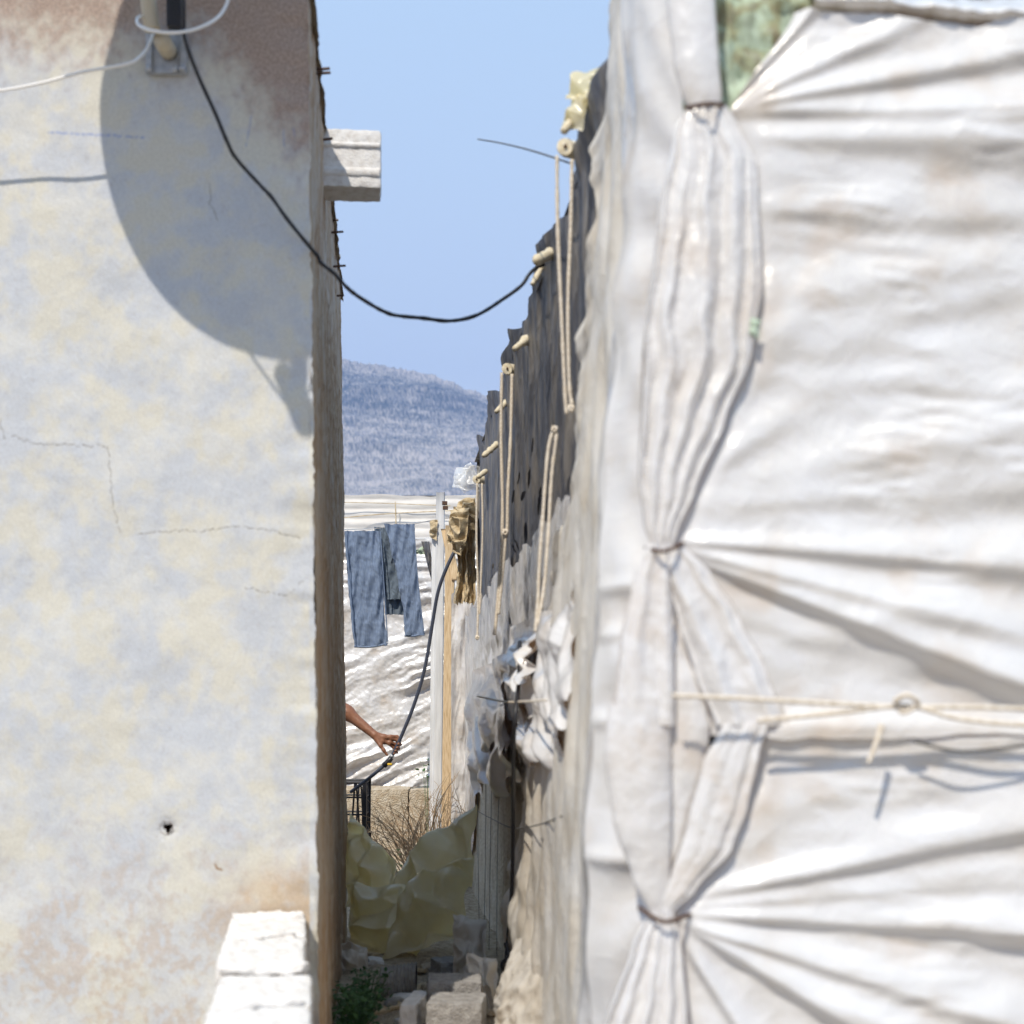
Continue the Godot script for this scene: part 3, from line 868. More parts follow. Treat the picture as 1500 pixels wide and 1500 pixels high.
	var cut := func(u: float, w: float) -> bool:
		var p: Vector3 = tarp.call(u, w)
		var px := 750.0 + p.x * F / -p.z
		if px < 700.0 or px > 800.0:
			return false
		var py := HY - (p.y - EYE) * F / -p.z
		for e in slits:
			var q := Vector2(px - e[0], py - e[1]).rotated(-e[4])
			if pow(q.x / (e[2] * 0.65), 2.0) + pow(q.y / e[3], 2.0) < 1.0:
				return true
		return false
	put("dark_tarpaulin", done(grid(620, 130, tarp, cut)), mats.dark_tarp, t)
	# torn plastic below the tarpaulin: a ragged sheet and loose flaps
	var torn := func(u: float, w: float) -> Vector3:
		var z := lerpf(4.3, 9.9, u)
		var y := lerpf(1.78 + 0.05 * nb.get_noise_2d(z * 3.0, 2.0), 0.98 + 0.10 * nb.get_noise_2d(z * 2.2, 9.0) + 0.04 * na.get_noise_2d(z * 9.0, 1.0) - 0.75 * smoothstep(8.2, 9.3, z), w)
		var crush := nc.get_noise_2d(z * 4.5 + 0.8 * na.get_noise_2d(z * 3.0, y * 3.0), y * 4.0)
		var d := -0.006 + smoothstep(0.15, 0.5, w) * (0.004 + 0.030 * crush + 0.022 * nb.get_noise_2d(z * 4.0, y * 4.0)) * (1.0 - 0.75 * smoothstep(8.2, 9.0, z))
		d += 0.012 * na.get_noise_2d(z * 5.0, y * 3.0)
		return wall(z, y, maxf(d, -0.02))
	put("torn_sheet", done(grid(420, 110, torn)), mats.white_plastic, t)
	for e in [[688, 985, 752, 955, 760, 1090, 698, 1125, 0.045], [703, 1050, 766, 1020, 754, 1150, 700, 1168, 0.05], [742, 925, 800, 895, 792, 1040, 748, 1060, 0.035], [768, 1015, 832, 950, 838, 1110, 772, 1125, 0.04], [798, 900, 850, 860, 852, 1050, 800, 1065, 0.05], [760, 940, 786, 930, 782, 1000, 764, 1010, 0.065]]:
		var q := [wall_at(e[0], e[1], e[8] - 0.03), wall_at(e[2], e[3], e[8] - 0.03), wall_at(e[4], e[5], e[8]), wall_at(e[6], e[7], e[8])]
		var ph: float = e[0] * 0.37
		var fr := func(u: float, w: float) -> Vector3:                       # loose plastic hanging in ruffles
			var ww := w * (1.0 + 0.16 * nb.get_noise_2d(u * 5.0 + ph, 2.0))
			var p := (q[0] as Vector3).lerp(q[1], u).lerp((q[3] as Vector3).lerp(q[2], u), ww)
			var c := u * 3.2 + 0.7 * nb.get_noise_2d(u * 2.0 + ph, w * 1.1) + 0.15 * w
			var d := 0.020 * sin(c * TAU) * sqrt(w + 0.02) + 0.034 * nb.get_noise_2d(u * 2.4 + ph, w * 1.8) + 0.03 * sin(w * 2.6) + 0.004 * na.get_noise_2d(u * 14.0 + ph, w * 9.0)
			return p + Vector3(-d, 0, d * 0.5)
		var s := grid(64, 40, fr)
		put("torn_fold", done(s), mats.white_plastic, t)
	# sacking wall at the foot with wires drawn over it
	var sack := func(u: float, w: float) -> Vector3:
		var z := lerpf(4.0, 9.9, u)
		var y := lerpf(1.2, 0.0, w)
		return wall(z, y, -0.03 + 0.014 * na.get_noise_2d(z * 3.0, y * 1.2) + 0.006 * na.get_noise_2d(z * 14.0, y * 3.0))
	put("sacking_wall", done(grid(200, 50, sack)), mats.sacking, t)
	for e in [[700, 1060, 703, 1400, 0.03], [712, 1090, 708, 1420, 0.032], [722, 1070, 716, 1440, 0.03], [734, 1080, 728, 1400, 0.035]]:
		put("wire", done(tube(smooth([wall_at(e[0], e[1], e[4]), wall_at((e[0] + e[2]) * 0.5 + rng.randf_range(-2, 2), (e[1] + e[3]) * 0.5, e[4]), wall_at(e[2], e[3], e[4])]), 0.0015, 0.0015, 5)), mats.mesh_wire, t)
	put("wire", done(tube(smooth([wall_at(696, 1186, 0.05), wall_at(722, 1200, 0.045), wall_at(752, 1213, 0.05), wall_at(790, 1208, 0.06), wall_at(826, 1194, 0.07)]), 0.0022, 0.0022, 5)), mats.mesh_wire, t)
	put("wire", done(tube(smooth([wall_at(700, 1020, 0.10), wall_at(740, 1028, 0.10), wall_at(765, 1028, 0.11), wall_at(800, 1026, 0.11)]), 0.004, 0.004, 5)), mats.rope, t)
	# cloth bulging out at the foot
	var bag := func(u: float, w: float) -> Vector3:
		var z := lerpf(4.35, 5.6, u)
		var y := lerpf(0.40, -0.02, w)
		var b := sin(u * PI) * sin(minf(w * 1.25, 1.0) * PI * 0.62)
		return wall(z, y, 0.02 + 0.13 * b + 0.022 * nr.get_noise_2d(z * 4.0 + y * 3.0, y * 5.0) * b + 0.012 * na.get_noise_2d(z * 12.0, y * 9.0))
	put("bulging_sheet", done(grid(90, 60, bag)), mats.grey_plastic, t)
	# the rest of the shelter: roof and far walls, so that its inside is dark
	var s := Soup.new()
	grid(6, 12, func(u: float, w: float) -> Vector3: return Vector3(lerpf(WALL_X - LEAN * lerpf(3.0, 9.3, w) + 0.03, 3.4, u), 2.70 - 0.1 * u, -lerpf(3.0, 9.3, w)), none, s)
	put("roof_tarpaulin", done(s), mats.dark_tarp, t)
	s = Soup.new()
	grid(4, 4, func(u: float, w: float) -> Vector3: return Vector3(3.4, lerpf(2.6, 0.0, w), -lerpf(2.76, 9.3, u)), none, s)
	grid(4, 4, func(u: float, w: float) -> Vector3: return Vector3(lerpf(-0.22, 3.4, u), lerpf(2.7, 0.0, w), -9.3), none, s)
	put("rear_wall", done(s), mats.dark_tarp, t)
	# pole ends along the top edge
	for e in [[866, 140, 826, 192, 0.009, 0.015], [806, 372, 785, 382, 0.013, 0.018], [796, 388, 780, 416, 0.008, 0.011], [772, 497, 754, 511, 0.012, 0.017], [742, 590, 727, 603, 0.011, 0.015], [728, 651, 708, 668, 0.013, 0.016], [712, 690, 700, 699, 0.012, 0.015]]:
		var a := wall_at(e[0], e[1], -0.02)
		var z := -a.z
		var b := at(e[2], e[3], z - 0.10)
		put("roof_pole", done(tube(line(a, b, 8), e[5], e[4], 10, null, 0.6)), mats.pole_wood, t)
	var wp := Soup.new()
	patch(wp, [at(846, 112, 3.95), at(882, 96, 3.9), at(868, 150, 3.88), at(828, 146, 3.92)], 0.035, 71.0, 40, 11.0)
	patch(wp, [at(838, 140, 3.93), at(872, 128, 3.9), at(850, 190, 3.88), at(822, 190, 3.92)], 0.025, 77.0, 40, 11.0)
	put("wrapped_pole_end", done(wp), mats.yellow_plastic, t)
	# round pole ends with ropes slung over them
	for e in [[828, 215, 13.0, 4.20], [743, 540, 8.5, 6.35], [698, 702, 6.0, 8.3]]:
		var p := at(e[0], e[1], e[3])
		var r: float = e[2] / F * e[3]
		var pe := put("pole_end", done(tube(PackedVector3Array([p + Vector3(0.06, 0, -0.05), p + Vector3(0.004, 0, -0.012), p, p + Vector3(0, 0, 0.002)]), r, r * 0.96, 20)), mats.pole_wood, t)
		put("nail_head", done(tube(line(p, p + Vector3(0, 0, 0.008)), r * 0.2, r * 0.2, 8)), mats.rust, pe)
	var ropes := [
		["pale rope loop hanging from the topmost round pole end", 4.17, 0.0062, [[[816, 228], [817, 330], [822, 450], [828, 580], [830, 606]], [[838, 234], [836, 330], [832, 450], [834, 560], [838, 592]]], [836, 598]],
		["pale rope loop with a side knot hanging from the middle pole end", 6.3, 0.0085, [[[735, 546], [734, 640], [736, 760], [731, 850], [727, 905], [724, 930]], [[750, 548], [748, 640], [744, 720], [743, 772], [741, 785], [736, 840], [730, 900]]], [740, 780]],
		["pale rope loop hanging lowest beside the torn tan cloth", 8.3, 0.0075, [[[699, 708], [698, 780], [700, 860], [700, 900], [699, 936]], [[706, 708], [707, 770], [705, 840], [702, 900]]], [699, 934]],
		["thick blurred rope loop folded over the pale side sheet", 4.45, 0.0062, [[[812, 628], [803, 660], [795, 760], [790, 830], [788, 880], [784, 925]], [[812, 628], [815, 640], [808, 700], [802, 800], [797, 860], [787, 915]]], [812, 629]]]
	for e in ropes:
		var p0: Array = e[3][0][0]
		var o := base("rope_loop", at(p0[0], p0[1], e[1]), e[0], "rope", "rope loops along the shelter side")
		for st in e[3]:
			var pts := []
			for q in st:
				pts.append(at(q[0], q[1], e[1] + rng.randf_range(-0.004, 0.004)))
			put("strand", done(tube(smooth(pts, 10), e[2] * 0.85, e[2] * 0.85, 7, null, 0.35)), mats.rope, o)
		var k := at(e[4][0], e[4][1], e[1] - 0.005)
		var kr: float = e[2] * 1.05
		put("knot", done(tube(smooth([k + Vector3(-kr, kr, 0), k + Vector3(kr, kr * 0.6, kr), k + Vector3(kr * 0.4, -kr * 1.2, kr * 0.5), k + Vector3(-kr, -kr * 0.3, kr), k + Vector3(kr * 0.2, kr * 1.4, 0)]), e[2] * 0.75, e[2] * 0.6, 7)), mats.rope, o)
	var bcable := base("black_rope", wall_at(755, 950, 0.10), "black rope hanging down the sacking at the shelter's foot", "rope")
	put("strand", done(tube(smooth([wall_at(762, 940, 0.075), wall_at(760, 1000, 0.10), wall_at(753, 1080, 0.12), wall_at(752, 1200, 0.06), wall_at(750, 1300, 0.05), wall_at(742, 1400, 0.06), wall_at(738, 1440, 0.08)]), 0.0072, 0.0072, 7)), mats.black_cable, bcable)
	var ko := wall_at(741, 1400, 0.07)
	put("knot", done(tube(smooth([ko + Vector3(0, 0.05, 0), ko + Vector3(0.012, 0.0, 0.015), ko + Vector3(-0.01, -0.03, 0.01), ko + Vector3(0, -0.06, 0)]), 0.009, 0.012, 7)), mats.black_cable, bcable)
	var thin := base("thin_wire", at(770, 218, 6.0), "thin dark wire reaching into the sky beside a round pole end", "wire")
	put("wire", done(tube(smooth([at(700, 204, 5.0), at(735, 210, 4.8), at(780, 221, 4.5), at(838, 240, 4.2)]), 0.0022, 0.003, 5)), mats.mesh_wire, thin)

# ---------------------------------------------------------------- the shelters across the end of the alley
func far_shelter() -> void:
	var t := base("white_sheet_shelter", at(575, 1160, 11.9) * Vector3(1, 0, 1), "low shelter of wrinkled shiny white plastic closing the alley's end", "shelter")
	var fw := func(u: float, w: float) -> Vector3:
		var x := lerpf(-2.6, 1.2, u)
		var y := lerpf(2.52, 0.46, w) + 0.10 * (u - 0.45)
		var a := x * cos(0.42) + y * sin(0.42) * 1.0
		var b := -x * sin(0.42) + y * cos(0.42)
		var up := smoothstep(1.7, 2.1, y)
		a = lerpf(a, x, up)
		b = lerpf(b, y, up)
		b += 0.05 * na.get_noise_2d(x * 2.0, y * 2.0)
		var d := (0.050 * nr.get_noise_2d(a * 0.42, b * 3.4) + 0.022 * nr.get_noise_2d(a * 0.8 + 9.0, b * 8.0)) * (0.75 + 0.7 * nb.get_noise_2d(x * 1.3, y * 1.3 + 5.0)) + 0.03 * na.get_noise_2d(x * 1.5, y * 1.5) + 0.006 * na.get_noise_2d(x * 16.0, y * 16.0)
		return Vector3(x, y, -11.95 + d)
	put("wall_sheet", done(grid(420, 230, fw)), mats.white_plastic, t)
	var ft := func(u: float, w: float) -> Vector3:
		var x := lerpf(-2.6, 1.2, u)
		return Vector3(x, 2.52 + 0.10 * (u - 0.45) + 0.25 * w, -11.95 - 1.9 * w + 0.03 * na.get_noise_2d(x * 3.0, w * 3.0))
	put("roof_sheet", done(grid(60, 12, ft)), mats.white_plastic, t)
	for i in 5:                                                             # sandy blocks the sheet stands on
		var b := rock_box(Vector3(0.62, 0.56, 0.5), 12, 0.02, 0.012, i * 4.0)
		rep(t, "plinth_block", b, mats.sandy_concrete, Transform3D(Basis(Vector3.UP, rng.randf_range(-0.02, 0.02)), Vector3(-2.33 + 0.625 * i - 0.02, 0.27 + rng.randf_range(-0.008, 0.006), -11.55)))
	var s2 := base("striped_cloth_shelter", Vector3(-0.9, 0, -13.4), "pale shelter of finely ribbed cloth behind the shiny white one", "shelter")
	var fs := func(u: float, w: float) -> Vector3:
		var x := lerpf(-3.4, 1.6, u)
		var y := lerpf(EYE + (HY - 726.0 + 3.0 * na.get_noise_2d(x * 2.0, 1.0)) / F * 13.4, 0.0, w)
		var row := fposmod(y * 11.5 + 0.05 * x + 0.08 * na.get_noise_2d(x * 1.2, y * 2.0), 1.0)
		return Vector3(x, y, -13.4 + 0.016 * absf(sin(row * PI)) + 0.02 * na.get_noise_2d(x * 1.5, y * 1.5))
	put("cloth_wall", done(grid(90, 330, fs)), mats.striped_cloth, s2)
	put("hanging_cord", done(tube(smooth([at(579, 735, 13.3), at(580, 770, 13.3), at(579, 800, 13.3)]), 0.006, 0.006, 5)), mats.tan_rag, s2)
	put("seam_cord", done(tube(smooth([at(470, 762, 13.32), at(560, 753, 13.32), at(660, 748, 13.32)]), 0.005, 0.005, 5)), mats.tan_rag, s2)
	put("seam_cord", done(tube(smooth([at(470, 735, 13.32), at(560, 737, 13.32), at(660, 741, 13.32)]), 0.004, 0.004, 5)), mats.tan_rag, s2)
	var sr := func(u: float, w: float) -> Vector3:
		return Vector3(lerpf(-3.4, 1.6, u), EYE + (HY - 726.0) / F * 13.4 - 0.12 * w, -13.4 - 2.5 * w)
	put("cloth_roof", done(grid(8, 4, sr)), mats.striped_cloth, s2)

# ---------------------------------------------------------------- dish on the house front, and the cables
func dish_and_cables() -> void:
	var t := base("satellite_dish", at(245, 85, HOUSE_Z), "grey satellite dish on a bracket bolted high on the house front", "satellite dish")
	var c := Vector3(-0.951, 3.683, -HOUSE_Z + 0.642)
	var n := Vector3(sin(0.0914) * cos(0.248), sin(0.248), cos(0.0914) * cos(0.248))
	var ux := Vector3.UP.cross(n).normalized()
	var uy := n.cross(ux)
	var rad := 0.521
	var depth := 0.11
	var fd := func(u: float, w: float) -> Vector3:
		var g := u * TAU
		var k := w * 2.0
		var r := rad * (k if k <= 1.0 else 2.0 - k)
		var off := depth * (r * r) / (rad * rad) - depth + (0.0 if k <= 1.0 else -0.004)
		return c + (ux * cos(g) + uy * sin(g)) * r + n * off
	put("reflector", done(grid(72, 24, fd)), mats.dish_grey, t)
	var rim := []
	for i in 73:
		rim.append(c + (ux * cos(TAU * i / 72.0) + uy * sin(TAU * i / 72.0)) * rad)
	put("rim", done(tube(PackedVector3Array(rim), 0.006, 0.006, 6)), mats.dish_grey, t)
	var foot := c - uy * rad * 0.96
	var focus := c - uy * 0.40 + n * 0.27 - ux * 0.13
	var arm := put("feed_arm", done(tube(line(c - uy * rad * 0.85 + ux * 0.03 - n * 0.04, focus, 3), 0.026, 0.022, 8)), mats.dish_grey, t)
	put("feed_horn", done(tube(PackedVector3Array([focus + n * 0.05, focus + n * 0.02, focus - n * 0.03, focus - n * 0.08]), 0.040, 0.030, 12)), mats.cream_metal, arm)
	for k in [-1.0, 1.0]:
		put("stay", done(tube(line(foot + ux * (0.16 * k - 0.03) + uy * 0.05, focus - n * 0.02 - uy * 0.05, 2), 0.0042, 0.0042, 6)), mats.galvanised, t)
	# bracket: a flanged plate with bolts, pipe stub and mast
	var pc := at(246, 85, HOUSE_Z)
	var plate := boxy(pc + Vector3(-0.057, -0.052, 0.004), pc + Vector3(0.057, 0.075, 0.010))
	for k in [-1.0, 1.0]:
		boxy(pc + Vector3(0.050 * k - 0.008, -0.052, 0.010), pc + Vector3(0.050 * k + 0.008, 0.075, 0.026), plate)
	boxy(pc + Vector3(-0.041, -0.052, 0.0102), pc + Vector3(0.041, -0.040, 0.022), plate)
	put("wall_plate", done(plate), mats.galvanised, t)
	for k in [[-0.047, -0.043], [0.047, -0.043], [0.026, -0.045]]:
		put("bolt", done(tube(line(pc + Vector3(k[0], k[1], 0.0225), pc + Vector3(k[0], k[1], 0.036), 2), 0.0105, 0.009, 8)), mats.galvanised, t)
	put("pipe_stub", done(tube(line(pc + Vector3(0.006, 0.012, 0.011), pc + Vector3(0.002, 0.014, 0.085), 3), 0.025, 0.025, 18)), mats.cream_metal, t)
	put("mast", done(tube(smooth([pc + Vector3(-0.020, 0.034, 0.10), pc + Vector3(-0.030, 0.12, 0.11), pc + Vector3(-0.034, 0.35, 0.15), pc + Vector3(-0.01, 0.5, 0.24), Vector3(c.x, c.y, c.z) - n * (depth + 0.02)], 8), 0.0225, 0.0225, 16)), mats.cream_metal, t)
	var sw := at(258, 18, HOUSE_Z - 0.12)
	put("switch_box", rock_box(Vector3(0.05, 0.09, 0.035), 6, 0.005, 0.0, 0.0), mats.black_plastic, t).position += sw
	# white aerial cable: along the front, up to the bracket, and a loop
	var wc := base("white_aerial_cable", at(100, 105, HOUSE_Z - 0.2), "white aerial cable looping round the dish bracket", "cable")
	put("run", done(tube(smooth([at(-330, 150, HOUSE_Z - 0.13), at(-150, 145, HOUSE_Z - 0.14), at(-10, 134, HOUSE_Z - 0.15), at(60, 122, HOUSE_Z - 0.165), at(120, 106, HOUSE_Z - 0.17), at(185, 94, HOUSE_Z - 0.16), at(205, 83, HOUSE_Z - 0.13), at(217, 68, HOUSE_Z - 0.08), at(224, 50, HOUSE_Z - 0.05), at(228, 30, HOUSE_Z - 0.06)]), 0.0046, 0.0046, 10)), mats.white_cable, wc)
	put("loop", done(tube(smooth([at(228, 30, HOUSE_Z - 0.06), at(206, 24, HOUSE_Z - 0.12), at(201, 34, HOUSE_Z - 0.17), at(216, 43, HOUSE_Z - 0.26), at(250, 48, HOUSE_Z - 0.30), at(285, 43, HOUSE_Z - 0.27), at(316, 28, HOUSE_Z - 0.22), at(331, 8, HOUSE_Z - 0.18), at(336, -20, HOUSE_Z - 0.17), at(330, -90, HOUSE_Z - 0.2), at(290, -160, HOUSE_Z - 0.34)]), 0.0046, 0.0046, 10)), mats.white_cable, wc)
	var bc := base("black_cable", at(500, 410, 6.0), "black cable sagging from the dish bracket across the alley to the shelter roof", "cable")
	var bp := [[264, -90, 4.0], [268, 0, 4.02], [269, 40, 4.04], [272, 62, 4.05], [290, 110, 4.08], [315, 165, 4.12], [333, 208, 4.15], [346, 232, 4.18], [380, 270, 4.22], [398, 289, 4.23], [420, 320, 4.24], [450, 357, 4.26], [466, 376, 4.330], [470, 385, 4.337], [490, 401, 4.375], [505, 418, 4.403], [520, 431, 4.431], [545, 447, 4.478], [562, 456, 4.510], [580, 462, 4.544], [620, 466, 4.618], [660, 470, 4.693], [700, 461, 4.768], [740, 436, 4.843], [764, 418, 4.888], [775, 402, 4.909], [786, 392, 4.929], [797, 388, 4.950]]
	var pts := []
	for e in bp:
		pts.append(at(e[0], e[1], e[2]))
	put("cable", done(tube(smooth(pts, 6), 0.0056, 0.0064, 9, null, 0.3)), mats.black_cable, bc)

# ---------------------------------------------------------------- low row of concrete blocks against the house front
func block_row() -> void:
	var t := base("block_row", Vector3(-0.68, 0, -3.5), "low row of pale concrete blocks butting against the house front", "low wall")
	var v := rock_box(Vector3(0.212, 0.182, 0.385), 18, 0.010, 0.006, 1.0)
	var v2 := rock_box(Vector3(0.212, 0.182, 0.385), 18, 0.014, 0.008, 6.0)
	for k in 6:                                                             # the row runs towards the camera and slightly to the right
		var z := 4.10 - 0.398 * k
		var x := -0.70 + (4.29 - z) * 0.15 + rng.randf_range(-0.006, 0.006) - (0.012 if k == 1 else 0.0)
		for row in 3:
			var y: float = 0.094 + 0.186 * row - (0.0 if row < 2 else [0.0, 0.004, 0.028, 0.024, 0.03, 0.03][k])
			rep(t, "concrete_block", v if (k + row) % 2 == 0 else v2, mats.pale_concrete, Transform3D(Basis(Vector3.UP, 0.149 + rng.randf_range(-0.02, 0.02)), Vector3(x, y, -z)))
	for e in [[4.24, 0.20, 0.030, 0.556], [3.90, 0.15, 0.010, 0.553], [3.505, 0.20, 0.014, 0.540], [3.11, 0.17, 0.012, 0.532]]:          # mortar squeezed out of the joints
		rep(t, "mortar_lump", rock_box(Vector3(e[1], 0.026, e[2] * 2.4), 14, 0.010, 0.013, e[0] * 7.0), mats.pale_concrete, Transform3D(Basis(Vector3.UP, 0.149), Vector3(-0.70 + (4.29 - e[0]) * 0.15, e[3], -e[0])))

# ---------------------------------------------------------------- washing
func cloth_leg(parent: Node3D, called: String, lft: Array, rgt: Array, y0: float, y1: float, z: float, thick: float, ph: float, m: Material) -> MeshInstance3D:
	var f := func(u: float, w: float) -> Vector3:
		var g := u * TAU
		var y := lerpf(y0, y1, w)
		var a: float = pl(lft, y)
		var b: float = pl(rgt, y)
		var sx := sin(g)
		var x := (a + b) * 0.5 + (b - a) * 0.5 * signf(sx) * pow(absf(sx), 0.75)
		var d := thick * signf(cos(g)) * pow(absf(cos(g)), 0.6) * lerpf(0.45, 1.0, smoothstep(0.0, 0.4, w))
		d += 0.020 * nb.get_noise_2d(x * 0.10 + ph + y * 0.012, y * 0.012) + 0.008 * nr.get_noise_2d(x * 0.08 + ph, y * 0.03 + x * 0.02) + 0.004 * na.get_noise_2d(x * 0.5, y * 0.2 + ph)
		x += 1.2 * na.get_noise_2d(y * 0.06, ph + sx)
		return at(x, y + 1.5 * na.get_noise_2d(x * 0.2, ph), z) + Vector3(0, 0, d)
	return put(called, done(grid(72, 70, f)), m, parent)

func clothes() -> void:
	var line_o := base("clothes_line", at(575, 771, 10.74), "thin clothes line carrying the jeans to the white post", "line")
	put("wire", done(tube(smooth([at(380, 792, 10.74), at(505, 780, 10.74), at(560, 773, 10.74), at(608, 767, 10.74), at(645, 760, 10.72), at(720, 752, 10.7)]), 0.0028, 0.0028, 5)), mats.thin_line, line_o)
	var j := base("blue_jeans", at(565, 775, 10.74), "worn blue jeans hung over the clothes line", "jeans")
	var leg_a := cloth_leg(j, "trouser_leg", [[772, 504], [850, 509], [900, 514], [948, 519]], [[772, 556], [850, 561], [900, 563], [945, 568]], 778, 946, 10.70, 0.022, 0.0, mats.denim)
	var leg_b := cloth_leg(j, "trouser_leg", [[764, 562], [800, 572], [850, 583], [900, 591], [932, 593]], [[764, 607], [850, 612], [900, 618], [930, 622]], 768, 931, 10.69, 0.022, 6.0, mats.denim)
	cloth_leg(j, "trouser_seat", [[768, 548], [850, 560], [905, 564]], [[768, 584], [850, 592], [895, 594]], 772, 900, 10.80, 0.014, 12.0, mats.denim_shaded)
	cloth_leg(j, "waistband", [[774, 557], [830, 562], [870, 566]], [[774, 566], [820, 578], [870, 590]], 774, 878, 10.75, 0.010, 15.0, mats.denim_shaded)
	for e in [[519, 947, 567, 943, leg_a], [593, 931, 622, 927, leg_b]]:
		put("hem", done(tube(smooth([at(e[0], e[1], 10.685), at((e[0] + e[2]) * 0.5, e[1] + 0.5, 10.67), at(e[2], e[3], 10.685)]), 0.008, 0.008, 6)), mats.denim, e[4])
	for e in [[557, 779, 562, 850, 568, 943, leg_a], [606, 769, 612, 850, 621, 927, leg_b], [507, 781, 512, 850, 520, 944, leg_a]]:
		put("side_seam", done(tube(smooth([at(e[0], e[1], 10.675), at(e[2], e[3], 10.655), at(e[4], e[5], 10.66)]), 0.0045, 0.0045, 5)), mats.denim, e[6])
	var r := base("dark_rag", at(628, 820, 10.95), "dark grey rag with an olive corner hung beside the white post", "rag")
	var fr := func(u: float, w: float) -> Vector3:
		var y := lerpf(793.0, 858.0, w)
		var a := lerpf(617.0, 634.0, w)
		var b := lerpf(629.0, 638.0, w)
		return at(lerpf(a, b, u), y, 10.95) + Vector3(0, 0, 0.02 * nb.get_noise_2d(u * 3.0, w * 2.0))
	put("dark_strip", done(grid(8, 16, fr)), mats.dark_tarp, r)
	var fo := func(u: float, w: float) -> Vector3:
		return at(lerpf(608.0, 628.0, u), lerpf(807.0 - 13.0 * u, 811.0 + 2.0 * u, w), 10.97) + Vector3(0, 0, 0.02 * nb.get_noise_2d(u * 3.0, w * 2.0))
	put("olive_corner", done(grid(8, 6, fo)), mats.green_cloth, r)

# ---------------------------------------------------------------- posts, batten and rags at the shelter's far end
func end_posts() -> void:
	var p := base("white_post", at(646, 1200, 10.45) * Vector3(1, 0, 1), "tall white painted post with taped edge at the shelter's far end", "post")
	var a := at(648, 722, 10.45)
	put("post", done(boxy_lean(at(640, 1262, 10.45), a + Vector3(-0.012, 0, 0), 0.030, 0.03)), mats.white_paint, p)
	put("edge_strip", done(boxy_lean(at(633, 1262, 10.47), at(638, 765, 10.47), 0.024, 0.02)), mats.white_paint, p)
	var cr := Soup.new()
	patch(cr, [at(630, 762, 10.42), at(641, 760, 10.4), at(640, 792, 10.4), at(629, 786, 10.42)], 0.03, 3.0, 30, 12.0)
	put("cap_rag", done(cr), mats.tan_rag, p)
	var b := base("wooden_batten", at(658, 1200, 10.3) * Vector3(1, 0, 1), "bare tan wooden batten beside the white post", "batten")
	put("batten", done(boxy_lean(at(653, 1250, 10.3), at(660, 770, 10.3), 0.034, 0.02)), mats.wood, b)
	put("brace", done(boxy_lean(at(668, 850, 10.28), at(652, 775, 10.32), 0.03, 0.012)), mats.wood, b)
	for e in [[651, 737], [652, 744]]:
		put("rusty_bracket", done(boxy(at(e[0] - 3, e[1] + 3, 10.40), at(e[0] + 4, e[1] - 3, 10.36))), mats.rust, b)
	var fe := func(u: float, w: float) -> Vector3:
		var x := lerpf(661.0, 704.0, u)
		var y := lerpf(868.0 + 8.0 * na.get_noise_2d(u * 4.0, 2.0), 1262.0, w)
		return at(x, y, 10.1) + Vector3(0, 0, 0.03 * nb.get_noise_2d(x * 0.05, y * 0.012) + 0.010 * nr.get_noise_2d(x * 0.05 + 2.0, y * 0.012) + 0.002 * na.get_noise_2d(x * 0.3, y * 0.1))
	put("end_sheet", done(grid(60, 160, fe)), mats.white_plastic, shelter)
	var r := base("tan_rag", at(680, 800, 9.3), "torn tan cloth bunched and hanging at the shelter's far top corner", "rag")
	var fh := func(u: float, w: float) -> Vector3:
		var y := lerpf(742.0, 884.0 + 6.0 * na.get_noise_2d(u * 9.0, 1.0), w)
		var x := lerpf(664.0 + 6.0 * sin(w * 3.0), 697.0, u) + 3.0 * na.get_noise_2d(w * 4.0, u * 2.0)
		return at(x, y, 9.3) + Vector3(0, 0, 0.05 * nb.get_noise_2d(u * 4.0 + 1.0, w * 1.2) + 0.02 * nr.get_noise_2d(u * 6.0, w * 3.0))
	put("hanging_cloth", done(grid(44, 80, fh)), mats.tan_rag, r)
	for e in [[[672, 733], [697, 728], [698, 775], [664, 782], 9.2, 8.0], [[660, 748], [688, 742], [682, 800], [655, 796], 9.15, 18.0], [[664, 780], [690, 778], [676, 815], [662, 808], 9.18, 28.0]]:
		var bs := Soup.new()
		patch(bs, [at(e[0][0], e[0][1], e[4] + 0.05), at(e[1][0], e[1][1], e[4]), at(e[2][0], e[2][1], e[4] - 0.02), at(e[3][0], e[3][1], e[4])], 0.06, e[5], 48, 9.0)
		put("bunch", done(bs), mats.tan_rag, r)
	var bag := base("clear_bag", at(686, 697, 9.0), "clear crumpled plastic bag on top of the tan cloth", "bag")
	var clear := mat("clear_film", Color(0.85, 0.85, 0.82), 0.25)
	clear.transparency = BaseMaterial3D.TRANSPARENCY_ALPHA
	clear.albedo_color.a = 0.4
	var fs := Soup.new()
	patch(fs, [at(668, 686, 9.05), at(702, 684, 9.0), at(704, 720, 8.95), at(664, 716, 8.98)], 0.06, 38.0, 40, 7.0)
	patch(fs, [at(664, 700, 9.1), at(690, 678, 9.06), at(706, 706, 9.0), at(680, 724, 9.02)], 0.05, 44.0, 40, 7.0)
	put("film", done(fs), clear, bag)

